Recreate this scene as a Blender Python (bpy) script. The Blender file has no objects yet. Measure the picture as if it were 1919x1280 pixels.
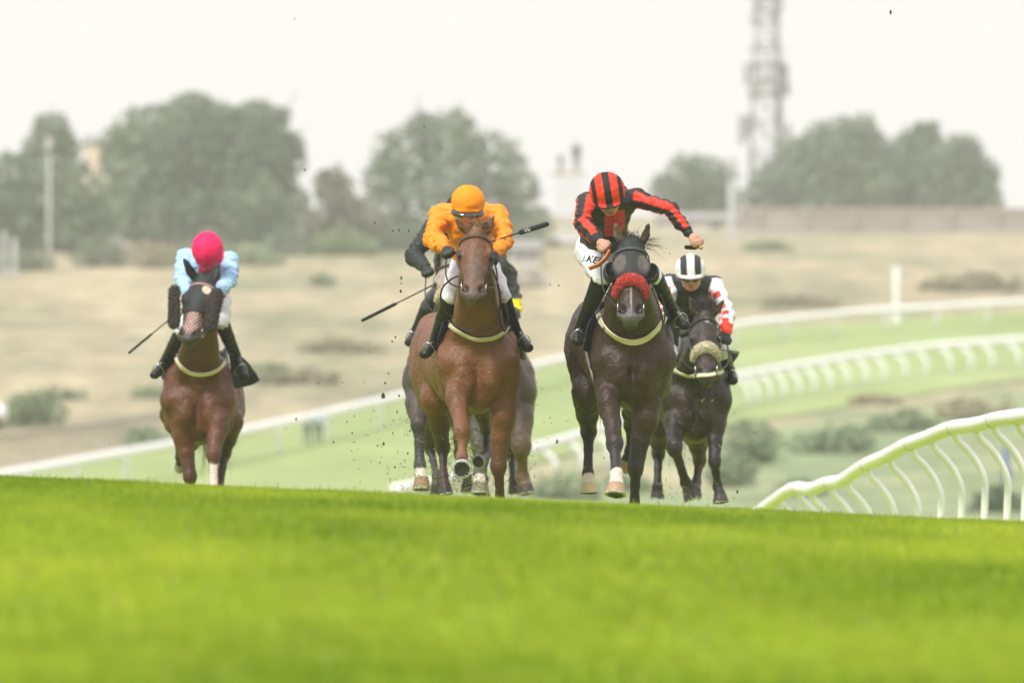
import bpy, math, random
import numpy as np
from mathutils import Vector
from mathutils.bvhtree import BVHTree
random.seed(7)
R = np.random.RandomState(11)
scene = bpy.context.scene
C = scene.collection

# ------------------------------------------------------------------ camera, sky, sun, exposure
F = 15360.0                      # focal length in photo pixels (1919 wide): a 288 mm lens
cam_d = bpy.data.cameras.new('camera')
cam = bpy.data.objects.new('camera', cam_d); C.objects.link(cam)
cam.rotation_euler = (math.radians(90), 0, 0)
cam_d.sensor_width = 36.0
cam_d.lens = 36.0 * F / 1919.0
cam_d.clip_start = 0.5; cam_d.clip_end = 6000
cam_d.dof.use_dof = True
cam_d.dof.focus_distance = 54.0
cam_d.dof.aperture_fstop = 3.3
scene.camera = cam

world = bpy.data.worlds.new('World'); scene.world = world; world.use_nodes = True
nt = world.node_tree; nt.nodes.clear()
def N(nt, t, **kw):
    n = nt.nodes.new(t)
    for k, v in kw.items(): setattr(n, k, v)
    return n
wo = N(nt, 'ShaderNodeOutputWorld'); bg = N(nt, 'ShaderNodeBackground')
sky = N(nt, 'ShaderNodeTexSky', sky_type='NISHITA'); sky.sun_disc = False
SUN_EL, SUN_AZ = math.radians(52), math.radians(215)     # azimuth clockwise from +Y: behind the camera, to its left
sky.sun_elevation = SUN_EL; sky.sun_rotation = SUN_AZ
tc = N(nt, 'ShaderNodeTexCoord'); sx = N(nt, 'ShaderNodeSeparateXYZ'); mr = N(nt, 'ShaderNodeMapRange')
nt.links.new(tc.outputs['Generated'], sx.inputs[0]); nt.links.new(sx.outputs['Z'], mr.inputs['Value'])
mr.inputs['From Min'].default_value = 0.0; mr.inputs['From Max'].default_value = 1.0
mr.inputs['To Min'].default_value = 1.0; mr.inputs['To Max'].default_value = 1.55    # overcast dome: brighter overhead
vm = N(nt, 'ShaderNodeVectorMath', operation='SCALE'); vm.inputs[0].default_value = (0.82, 0.80, 0.805)
nt.links.new(mr.outputs[0], vm.inputs['Scale'])
vs = N(nt, 'ShaderNodeVectorMath', operation='SCALE'); vs.inputs['Scale'].default_value = 0.05
nt.links.new(sky.outputs[0], vs.inputs[0])
mx = N(nt, 'ShaderNodeMix', data_type='RGBA'); mx.inputs[0].default_value = 0.06
nt.links.new(vm.outputs[0], mx.inputs[6]); nt.links.new(vs.outputs[0], mx.inputs[7])
nt.links.new(mx.outputs[2], bg.inputs[0]); bg.inputs[1].default_value = 1.0
nt.links.new(bg.outputs[0], wo.inputs[0])

sun_d = bpy.data.lights.new('sun', 'SUN'); sun_d.energy = 3.2; sun_d.angle = math.radians(10); sun_d.color = (1, 0.97, 0.92)
sun = bpy.data.objects.new('sun', sun_d); C.objects.link(sun)
sdir = Vector((math.sin(SUN_AZ) * math.cos(SUN_EL), math.cos(SUN_AZ) * math.cos(SUN_EL), math.sin(SUN_EL)))
sun.rotation_euler = (-sdir).to_track_quat('-Z', 'Y').to_euler()
scene.view_settings.view_transform = 'Standard'; scene.view_settings.look = 'None'
scene.view_settings.exposure = 0.22; scene.view_settings.gamma = 1.0
cy = scene.cycles
cy.use_denoising = True
cy.max_bounces = 6; cy.diffuse_bounces = 3; cy.glossy_bounces = 2; cy.transmission_bounces = 3
cy.volume_bounces = 1; cy.transparent_max_bounces = 6
cy.caustics_reflective = False; cy.caustics_refractive = False

# ------------------------------------------------------------------ helpers
def px(x, y, d):                 # a point seen at photo pixel x, y at distance d
    return np.array([(x - 959.5) * d / F, d, -(y - 640.0) * d / F])

def mesh_obj(name, verts, faces, mat, parent=None, smooth=True, cols=None, origin=None):
    me = bpy.data.meshes.new(name)
    verts = np.asarray(verts, dtype=np.float32).reshape(-1, 3)
    if origin is None and parent is not None: origin = parent.location
    if origin is not None: verts = verts - np.array(origin, dtype=np.float32)
    if isinstance(faces, np.ndarray):
        n = faces.shape[1]
        me.vertices.add(len(verts)); me.vertices.foreach_set('co', verts.ravel())
        me.loops.add(faces.size); me.loops.foreach_set('vertex_index', faces.astype(np.int32).ravel())
        me.polygons.add(len(faces))
        me.polygons.foreach_set('loop_start', np.arange(0, faces.size, n, dtype=np.int32))
        me.update(calc_edges=True)
    else:
        me.from_pydata(verts.tolist(), [], faces)
    me.validate()
    if cols is not None:
        a = me.color_attributes.new('Col', 'FLOAT_COLOR', 'POINT')
        c = np.ones((len(verts), 4), dtype=np.float32); c[:, :3] = cols
        a.data.foreach_set('color', c.ravel())
    if smooth: me.polygons.foreach_set('use_smooth', np.ones(len(me.polygons), dtype=bool))
    if mat is not None:
        for m in (mat if isinstance(mat, (list, tuple)) else [mat]): me.materials.append(m)
    o = bpy.data.objects.new(name, me); C.objects.link(o)
    if parent is not None: o.parent = parent
    elif origin is not None: o.location = origin
    return o

def thing(name, label, cat, loc, group=None):
    o = bpy.data.objects.new(name, None); C.objects.link(o)
    o.location = Vector([float(v) for v in loc]); o['label'] = label; o['category'] = cat
    o.empty_display_size = 0.1
    if group: o['group'] = group
    return o
def tag(o, label=None, cat=None, group=None, kind=None):
    if label: o['label'] = label
    if cat: o['category'] = cat
    if group: o['group'] = group
    if kind: o['kind'] = kind
    return o

class MB:
    """collects simple pieces into one mesh"""
    def __init__(s): s.v = []; s.f = []; s.c = []
    def _add(s, v, f, col=None):
        b = len(s.v); s.v += [tuple(map(float, p)) for p in v]; s.f += [tuple(b + i for i in q) for q in f]
        s.c += [col or (1, 1, 1)] * len(v)
    def box(s, c, h, rot=None, col=None, bev=0.0):
        c = np.array(c, float); h = np.array(h, float)
        v = [np.array([a, b, d]) * h for a in (-1, 1) for b in (-1, 1) for d in (-1, 1)]
        if rot is not None: v = [rot @ p for p in v]
        s._add([p + c for p in v], [(0, 1, 3, 2), (4, 6, 7, 5), (0, 4, 5, 1), (2, 3, 7, 6), (0, 2, 6, 4), (1, 5, 7, 3)], col)
    def tube(s, pts, rad, n=8, col=None, flat=None):
        pts = [np.array(p, float) for p in pts]
        if not hasattr(rad, '__len__'): rad = [rad] * len(pts)
        V = []; up = np.array([0, 0, 1.0])
        prev = None
        for i, p in enumerate(pts):
            t = pts[min(i + 1, len(pts) - 1)] - pts[max(i - 1, 0)]
            t = t / (np.linalg.norm(t) + 1e-9)
            a = np.cross(t, up) if prev is None else prev - t * np.dot(prev, t)
            if np.linalg.norm(a) < 1e-3: a = np.cross(t, np.array([0, 1.0, 0]))
            a /= np.linalg.norm(a); prev = a; b = np.cross(t, a)
            for k in range(n):
                w = 2 * math.pi * k / n
                V.append(p + rad[i] * (math.cos(w) * a + math.sin(w) * b))
        fs = []
        m = len(pts)
        for i in range(m - 1):
            for k in range(n):
                fs.append((i * n + k, i * n + (k + 1) % n, (i + 1) * n + (k + 1) % n, (i + 1) * n + k))
        fs.append(tuple(range(n))[::-1]); fs.append(tuple((m - 1) * n + k for k in range(n)))
        s._add(V, fs, col)
    def ribbon(s, pts, nrm, w, th=0.006, col=None):
        pts = [np.array(p, float) for p in pts]; V = []; m = len(pts)
        for i, p in enumerate(pts):
            t = pts[min(i + 1, m - 1)] - pts[max(i - 1, 0)]; t /= np.linalg.norm(t) + 1e-9
            n = np.array(nrm[i], float); n -= t * np.dot(n, t); n /= np.linalg.norm(n) + 1e-9
            b = np.cross(t, n)
            for (x, y) in ((-1, -.3), (-.8, 1), (.8, 1), (1, -.3)): V.append(p + b * w * .5 * x + n * th * y)
        fs = []
        for i in range(m - 1):
            for k in range(4): fs.append((i * 4 + k, i * 4 + (k + 1) % 4, (i + 1) * 4 + (k + 1) % 4, (i + 1) * 4 + k))
        fs.append((0, 1, 2, 3)); fs.append(tuple((m - 1) * 4 + k for k in (3, 2, 1, 0)))
        s._add(V, fs, col)
    def build(s, name, mat, parent=None, smooth=False, origin=None):
        return mesh_obj(name, np.array(s.v), s.f, mat, parent, smooth, np.array(s.c), origin)

def mat(name, col=(.5, .5, .5), rough=.6, vcol=False, noise=0.0, nscale=20, bump=0.0, bscale=60, metal=0, spec=.4, sheen=0, trans=0, nstretch=None, coat=0):
    m = bpy.data.materials.new(name); m.use_nodes = True; t = m.node_tree
    b = t.nodes['Principled BSDF']
    b.inputs['Roughness'].default_value = rough; b.inputs['Metallic'].default_value = metal
    b.inputs['Specular IOR Level'].default_value = spec
    if sheen: b.inputs['Sheen Weight'].default_value = sheen; b.inputs['Sheen Roughness'].default_value = .5
    if coat: b.inputs['Coat Weight'].default_value = coat; b.inputs['Coat Roughness'].default_value = .15
    tc = N(t, 'ShaderNodeTexCoord'); src = tc.outputs['Object']
    if nstretch:
        mp = N(t, 'ShaderNodeMapping'); mp.inputs['Scale'].default_value = nstretch
        t.links.new(src, mp.inputs[0]); src = mp.outputs[0]
    if vcol:
        a = N(t, 'ShaderNodeAttribute', attribute_name='Col'); cs = a.outputs['Color']
    else:
        a = N(t, 'ShaderNodeRGB'); a.outputs[0].default_value = (*col, 1); cs = a.outputs[0]
    if noise:
        n = N(t, 'ShaderNodeTexNoise'); n.inputs['Scale'].default_value = nscale; n.inputs['Detail'].default_value = 5
        t.links.new(src, n.inputs['Vector'])
        r = N(t, 'ShaderNodeMapRange'); r.inputs['From Min'].default_value = .25; r.inputs['From Max'].default_value = .75
        r.inputs['To Min'].default_value = 1 - noise; r.inputs['To Max'].default_value = 1 + noise
        t.links.new(n.outputs[0], r.inputs[0])
        v = N(t, 'ShaderNodeVectorMath', operation='SCALE'); t.links.new(cs, v.inputs[0]); t.links.new(r.outputs[0], v.inputs['Scale'])
        cs = v.outputs[0]
    t.links.new(cs, b.inputs['Base Color'])
    if bump:
        n = N(t, 'ShaderNodeTexNoise'); n.inputs['Scale'].default_value = bscale; n.inputs['Detail'].default_value = 4
        t.links.new(src, n.inputs['Vector'])
        bp = N(t, 'ShaderNodeBump'); bp.inputs['Strength'].default_value = bump; bp.inputs['Distance'].default_value = .02
        t.links.new(n.outputs[0], bp.inputs['Height']); t.links.new(bp.outputs[0], b.inputs['Normal'])
    if trans:
        tr = N(t, 'ShaderNodeBsdfTranslucent'); t.links.new(cs, tr.inputs[0])
        ms = N(t, 'ShaderNodeMixShader'); ms.inputs[0].default_value = trans
        t.links.new(b.outputs[0], ms.inputs[1]); t.links.new(tr.outputs[0], ms.inputs[2])
        t.links.new(ms.outputs[0], t.nodes['Material Output'].inputs[0])
    return m

# ------------------------------------------------------------------ terrain
BROW, SL, KQ, XS = 44.0, 0.0189, 0.00157, 0.0466
KN = [(90, -3.36), (130, -5.2), (180, -5.3), (230, -4.27), (245, -3.95), (265, -3.36), (300, -2.15), (325, -1.06), (345, 0), (375, 1.59), (415, 3.78), (450, 5.27), (520, 7.2), (700, 10.5), (900, 13.8)]
_kx = np.array([k[0] for k in KN], float); _kz = np.array([k[1] for k in KN], float)
_sl = np.gradient(_kz, _kx); _sl[0] = -(SL + KQ * (90 - BROW))
def far_z(y):
    y = np.clip(y, 90, 900); i = np.clip(np.searchsorted(_kx, y) - 1, 0, len(_kx) - 2)
    h = _kx[i + 1] - _kx[i]; t = (y - _kx[i]) / h
    return ((2 * t**3 - 3 * t**2 + 1) * _kz[i] + (t**3 - 2 * t**2 + t) * h * _sl[i] + (-2 * t**3 + 3 * t**2) * _kz[i + 1] + (t**3 - t**2) * h * _sl[i + 1])
def gz(x, y):
    x = np.asarray(x, float); y = np.asarray(y, float)
    near = -SL * y - .5 * KQ * (y - BROW)**2
    z = np.where(y < 90, near, far_z(y))
    fade = 1 - np.clip((y - 90) / 50, 0, 1)
    fade = fade * fade * (3 - 2 * fade)
    return z - (XS * 12 * np.tanh(x / 12) + .048) * fade
def grid_sheet(name, xs, ys, m, lift=0.0, smooth=True):
    X, Y = np.meshgrid(xs, ys); Z = gz(X, Y) + lift
    V = np.stack([X, Y, Z], -1).reshape(-1, 3); nx = len(xs); ny = len(ys)
    i = np.arange(ny - 1)[:, None] * nx + np.arange(nx - 1)[None]
    Fc = np.stack([i, i + 1, i + nx + 1, i + nx], -1).reshape(-1, 4)
    return mesh_obj(name, V, Fc, m)
# ------------------------------------------------------------------ implicit modelling: smooth blends of tapered limbs, meshed by surface nets
def nrm(v): v = np.array(v, float); return v / (np.linalg.norm(v) + 1e-12)
class Field:
    def __init__(s, lo, hi, vox):
        s.lo = np.array(lo, float); s.vox = vox
        s.n = np.ceil((np.array(hi) - s.lo) / vox).astype(int) + 1
        s.F = np.full(s.n, 0.3, dtype=np.float32)
    def _sub(s, lo, hi):
        a = np.clip(np.floor((lo - s.lo) / s.vox).astype(int), 0, s.n); b = np.clip(np.ceil((hi - s.lo) / s.vox).astype(int) + 1, 0, s.n)
        if np.any(b <= a): return None, None
        ax = [(s.lo[i] + s.vox * np.arange(a[i], b[i])).astype(np.float32) for i in range(3)]
        return (slice(a[0], b[0]), slice(a[1], b[1]), slice(a[2], b[2])), (ax[0][:, None, None], ax[1][None, :, None], ax[2][None, None, :])
    def _mix(s, sl, d, k, op):
        A = s.F[sl]; d = d.astype(np.float32)
        if op == 'sub':
            d = -d; h = np.clip(.5 - .5 * (A - d) / k, 0, 1) if k > 0 else (d > A)
            s.F[sl] = np.maximum(A, d) + (h * (1 - h) * k if k > 0 else 0)
        else:
            h = np.clip(.5 + .5 * (A - d) / k, 0, 1)
            s.F[sl] = A * (1 - h) + d * h - k * h * (1 - h)
    def cone(s, a, b, ra, rb, k=.02, W=None, fa=1.0, fb=None, op='add'):
        """tapered limb from a to b; W: lateral axis along which the radius is multiplied by fa..fb"""
        a = np.array(a, float); b = np.array(b, float); fb = fa if fb is None else fb
        m = max(ra * max(fa, 1), rb * max(fb, 1)) + k + 2 * s.vox
        sl, P = s._sub(np.minimum(a, b) - m, np.maximum(a, b) + m)
        if sl is None: return
        ba = b - a; L = max(ba @ ba, 1e-9)
        q = [P[i] - a[i] for i in range(3)]
        t = np.clip((q[0] * ba[0] + q[1] * ba[1] + q[2] * ba[2]) / L, 0, 1)
        c = [q[i] - t * ba[i] for i in range(3)]
        r = ra + (rb - ra) * t
        if W is None:
            d = np.sqrt(c[0]**2 + c[1]**2 + c[2]**2) - r
        else:
            W = nrm(W); f = fa + (fb - fa) * t
            u = c[0] * W[0] + c[1] * W[1] + c[2] * W[2]
            q2 = c[0]**2 + c[1]**2 + c[2]**2; v2 = np.maximum(q2 - u * u, 0)
            k0 = np.sqrt((u / (r * f))**2 + v2 / r**2) + 1e-6
            ln = np.sqrt(q2)
            d = np.where(ln < 1e-5, -r, ln * (1 - 1 / k0)); d = np.maximum(d, -np.minimum(r, r * f))
        s._mix(sl, d, k, op)
    def chain(s, pts, k=.02, W=None):       # pts: (point, r[, f])
        for p, q in zip(pts[:-1], pts[1:]):
            s.cone(p[0], q[0], p[1], q[1], k, W if len(p) > 2 else None, p[2] if len(p) > 2 else 1, q[2] if len(q) > 2 else 1)
    def ell(s, c, r, ax=None, k=.02, op='add'):
        c = np.array(c, float); r = np.array(r, float) * np.ones(3); m = r.max() + k + 2 * s.vox
        sl, P = s._sub(c - m, c + m)
        if sl is None: return
        q = [P[i] - c[i] for i in range(3)]
        if ax is not None:
            ax = [nrm(v) for v in ax]; q = [q[0] * v[0] + q[1] * v[1] + q[2] * v[2] for v in ax]
        k0 = np.sqrt((q[0] / r[0])**2 + (q[1] / r[1])**2 + (q[2] / r[2])**2) + 1e-6
        k1 = np.sqrt((q[0] / r[0]**2)**2 + (q[1] / r[1]**2)**2 + (q[2] / r[2]**2)**2) + 1e-6
        s._mix(sl, np.maximum(k0 * (k0 - 1) / k1, -r.min()), k, op)
    def hoof(s, top, sole, r1, r2, k=.008, hollow=True):
        top = np.array(top, float); sole = np.array(sole, float); n = nrm(sole - top); L = np.linalg.norm(sole - top)
        m = max(r1, r2) + k + 3 * s.vox
        sl, P = s._sub(np.minimum(top, sole) - m, np.maximum(top, sole) + m)
        if sl is None: return
        q = [P[i] - top[i] for i in range(3)]; h = q[0] * n[0] + q[1] * n[1] + q[2] * n[2]
        rad = np.sqrt(np.maximum(q[0]**2 + q[1]**2 + q[2]**2 - h * h, 0)); r = r1 + (r2 - r1) * np.clip(h / L, -.3, 1)
        d = np.maximum(np.maximum(rad - r, h - L), -h - r1 * .3)
        if hollow: d = np.maximum(d, -(np.sqrt((rad / (r2 * .72))**2 + ((h - L) / .012)**2) - 1) * .012)
        s._mix(sl, d, k, 'add')
    def clip(s, p, n):                       # keep the side n points away from
        sl, P = s._sub(s.lo, s.lo + s.vox * (s.n - 1))
        n = nrm(n); d = (P[0] - p[0]) * n[0] + (P[1] - p[1]) * n[1] + (P[2] - p[2]) * n[2]
        s.F[sl] = np.maximum(s.F[sl], d)
    def mesh(s):
        Fd = s.F; ins = Fd < 0
        nx, ny, nz = s.n
        cnt = np.zeros((nx - 1, ny - 1, nz - 1), np.uint8)
        for i in (0, 1):
            for j in (0, 1):
                for k in (0, 1): cnt += ins[i:nx - 1 + i, j:ny - 1 + j, k:nz - 1 + k]
        cells = np.argwhere((cnt > 0) & (cnt < 8))
        idm = np.full(cnt.shape, -1, np.int32); idm[cells[:, 0], cells[:, 1], cells[:, 2]] = np.arange(len(cells))
        cor = [(i, j, k) for i in (0, 1) for j in (0, 1) for k in (0, 1)]
        val = np.stack([Fd[cells[:, 0] + c[0], cells[:, 1] + c[1], cells[:, 2] + c[2]] for c in cor], 1)
        acc = np.zeros((len(cells), 3)); num = np.zeros(len(cells))
        for a in range(8):
            for b in range(a + 1, 8):
                if sum(abs(cor[a][i] - cor[b][i]) for i in range(3)) != 1: continue
                m = (val[:, a] < 0) != (val[:, b] < 0)
                t = np.where(m, val[:, a] / np.where(m, val[:, a] - val[:, b], 1), 0)
                pa = np.array(cor[a], float); pb = np.array(cor[b], float)
                acc += m[:, None] * (pa + t[:, None] * (pb - pa)); num += m
        V = s.lo + s.vox * (cells + acc / num[:, None])
        Fs = []
        for ax in range(3):
            e = [0, 0, 0]; e[ax] = 1; o1 = [0, 0, 0]; o2 = [0, 0, 0]; o1[(ax + 1) % 3] = 1; o2[(ax + 2) % 3] = 1
            A = ins[:nx - e[0], :ny - e[1], :nz - e[2]]; B = ins[e[0]:, e[1]:, e[2]:]
            for flip, M in ((0, A & ~B), (1, ~A & B)):
                q = np.argwhere(M)
                ok = (q[:, (ax + 1) % 3] > 0) & (q[:, (ax + 2) % 3] > 0) & (q[:, (ax + 1) % 3] < s.n[(ax + 1) % 3] - 1) & (q[:, (ax + 2) % 3] < s.n[(ax + 2) % 3] - 1)
                q = q[ok]
                g = lambda d: idm[q[:, 0] - d[0], q[:, 1] - d[1], q[:, 2] - d[2]]
                o12 = [o1[i] + o2[i] for i in range(3)]
                quad = np.stack([g(o12), g(o2), g((0, 0, 0)), g(o1)], 1)
                if flip: quad = quad[:, ::-1]
                Fs.append(quad)
        Fs = np.concatenate(Fs); Fs = Fs[(Fs >= 0).all(1)]
        return V, Fs
def vnormals(V, Fs):
    n = np.cross(V[Fs[:, 2]] - V[Fs[:, 0]], V[Fs[:, 3]] - V[Fs[:, 1]])
    o = np.zeros_like(V)
    for i in range(4): np.add.at(o, Fs[:, i], n)
    return o / (np.linalg.norm(o, axis=1, keepdims=True) + 1e-12)
def wnoise(V, s, seed=0):                    # cheap smooth noise, about -1..1
    r = np.random.RandomState(seed); o = 0
    for i in range(6):
        d = r.normal(size=3); d /= np.linalg.norm(d); f = s * (1 + .35 * i)
        o = o + np.sin(V @ d * f + r.rand() * 6.28 + 1.5 * np.sin(V @ r.normal(size=3) * f * .45 + r.rand() * 6)) / (1 + .3 * i)
    return o / 2.6
def paint(V, c, blobs):                      # blobs: (centre, radius or radii, colour, softness)
    for (p, r, col, soft) in blobs:
        d = np.sqrt((((V - np.array(p)) / (np.array(r) * np.ones(3)))**2).sum(1))
        a = np.clip((1 + soft - d) / (2 * soft + 1e-6), 0, 1)[:, None]; a = a * a * (3 - 2 * a)
        c[:] = c * (1 - a) + np.array(col) * a
    return c
# ------------------------------------------------------------------ horses
M_coat = mat('horse coat', vcol=True, rough=.46, noise=.28, nscale=130, bump=.5, bscale=46, spec=.40)
M_hair = mat('mane hair', vcol=True, rough=.55, noise=.25, nscale=60, spec=.3)
M_leather = mat('dark leather', (.012, .011, .011), rough=.4, spec=.5)
M_brownleather = mat('brown leather', (.07, .035, .025), rough=.5)
M_metal = mat('bit metal', (.6, .6, .58), rough=.25, metal=1)
M_strap = mat('cream elastic strap', (.62, .57, .40), rough=.7, noise=.08, nscale=60)
M_hood = mat('black stretch hood', (.022, .025, .029), rough=.75, noise=.2, nscale=50, bump=.2, bscale=120)
M_navy = mat('navy saddle cloth', (.008, .012, .04), rough=.75, noise=.3, nscale=14, bump=.6, bscale=14)
M_eye = mat('eye', (.008, .005, .004), rough=.08, spec=.6)
M_redfleece = mat('red sheepskin', (.72, .03, .025), rough=.95, noise=.3, nscale=90, bump=1, bscale=110, sheen=.4)
M_creamfleece = mat('cream sheepskin', (.74, .67, .48), rough=.95, noise=.15, nscale=70, bump=1, bscale=90, sheen=.4)
M_brownfleece = mat('brown sheepskin', (.035, .017, .011), rough=.95, noise=.45, nscale=90, bump=1, bscale=110, sheen=.3)
M_cup = mat('black blinker cup', (.008, .008, .009), rough=.35, spec=.4)

def frame_of(sp):
    D = sp['D']; P = lambda x, y, dy=0.0: px(x, y, D + dy)
    poll = P(*sp['poll']); muz = P(*sp['muzzle'])
    ax = muz - poll; L = np.linalg.norm(ax); A = ax / L
    W0 = nrm(np.cross(A, [0, -1, 0])); W0 = W0 if W0[0] > 0 else -W0
    W0 = nrm(W0 - A * (W0 @ A)); N0 = nrm(np.cross(W0, A)); N0 = N0 if N0[1] < 0 else -N0
    y = math.radians(sp.get('yaw', 0))          # positive turns the nose bone to image left
    W = math.cos(y) * W0 + math.sin(y) * N0 * (1); Nn = math.cos(y) * N0 - math.sin(y) * W0
    h = sp['hw'] * D / F
    return P, poll, A, L, W, Nn, h
def head_prims(f, sp, infl=0.0, ears=True, upto=2.0, nostrils=True):
    P, poll, A, L, W, Nn, h = frame_of(sp)
    Q = lambda t, w, n: poll + A * t * L + W * w * h + Nn * n * h
    k = .25 * h
    sec = [(.03, .62, .60), (.22, .80, .80), (.38, .84, .86), (.58, .62, .62), (.76, .52, .50), (.92, .60, .46), (1.0, .46, .34)]
    for (t0, w0, d0), (t1, w1, d1) in zip(sec[:-1], sec[1:]):
        if t0 > upto: break
        f.cone(Q(t0, 0, -d0), Q(t1, 0, -d1), d0 * h + infl, d1 * h + infl, k * .6, W, w0 / d0, w1 / d1)
    jw = [(.26, -1.45, .50, .62), (.5, -1.35, .46, .52), (.72, -1.12, .38, .36), (.9, -.85, .40, .30), (1.0, -.74, .34, .26)]
    for p, q in zip(jw[:-1], jw[1:]):
        if p[0] > upto: break
        f.cone(Q(p[0], 0, p[1]), Q(q[0], 0, q[1]), p[3] * h + infl, q[3] * h + infl, k * .5, W, p[2] / p[3], q[2] / q[3])
    for s in (-1, 1):
        f.ell(Q(.37, s * .50, -1.25), np.array([.30, .85, .62]) * h + infl, (W, A, Nn), k)
        f.ell(Q(.34, s * .78, -.48), np.array([.22, .34, .26]) * h + infl, (W, A, Nn), k * .6)
        f.cone(Q(.24, s * .58, -.24), Q(.32, s * .88, -.30), .12 * h + infl, .09 * h + infl, k * .35)
        f.cone(Q(.44, s * .66, -.75), Q(.68, s * .46, -.55), .10 * h + infl, .07 * h + infl, k * .4)
        if upto > .9 and nostrils:
            f.cone(Q(.84, s * .36, -.22), Q(.955, s * .46, -.34), .17 * h, .24 * h, k * .6)
            f.ell(Q(.915, s * .44, -.02), np.array([.15 * sp.get('nos', 1.1), .24 * sp.get('nos', 1.1), .30]) * h, (nrm(W * 1 + A * .5 * s), nrm(A - W * .5 * s), Nn), .02 * h + .002, 'sub')
    if upto > .9:
        f.cone(Q(1.035, -.3, -.55), Q(1.035, .3, -.55), .035 * h, .035 * h, .01, op='sub')
        f.ell(Q(1.02, 0, -.82), np.array([.34, .2, .26]) * h, (W, A, Nn), k * .6)
    if ears:
        for s, e in zip((-1, 1), sp['ears']):
            b = Q(.0, s * .46, -.55); tip = P(*e)
            m = b * .55 + tip * .45 + W * s * .06 * h; an = nrm(tip - b); fr = nrm(Nn - an * (Nn @ an)); wd = np.cross(an, fr)
            f.chain([(b, .20 * h + infl, 1.0), (m, .17 * h + infl, 1.25), (b * .2 + tip * .8, .10 * h + infl, 1.1), (tip, .025 * h + infl)] if 0 else
                    [(b, .20 * h + infl), (m, .205 * h + infl), (b * .2 + tip * .8, .12 * h + infl), (tip, .028 * h + infl)], .03 * h + .004)
            f.chain([(b * .8 + tip * .2 + fr * .21 * h, .07 * h), (m + fr * .20 * h, .13 * h), (b * .22 + tip * .78 + fr * .11 * h, .07 * h)], .01) if 0 else None
            for (p, q, r0, r1) in ((b * .8 + tip * .2, m, .06, .13), (m, b * .22 + tip * .78, .13, .07)):
                f.cone(p + fr * .22 * h, q + fr * (.22 if q is m else .14) * h, r0 * h, r1 * h, .006, op='sub')
    return Q

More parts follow.
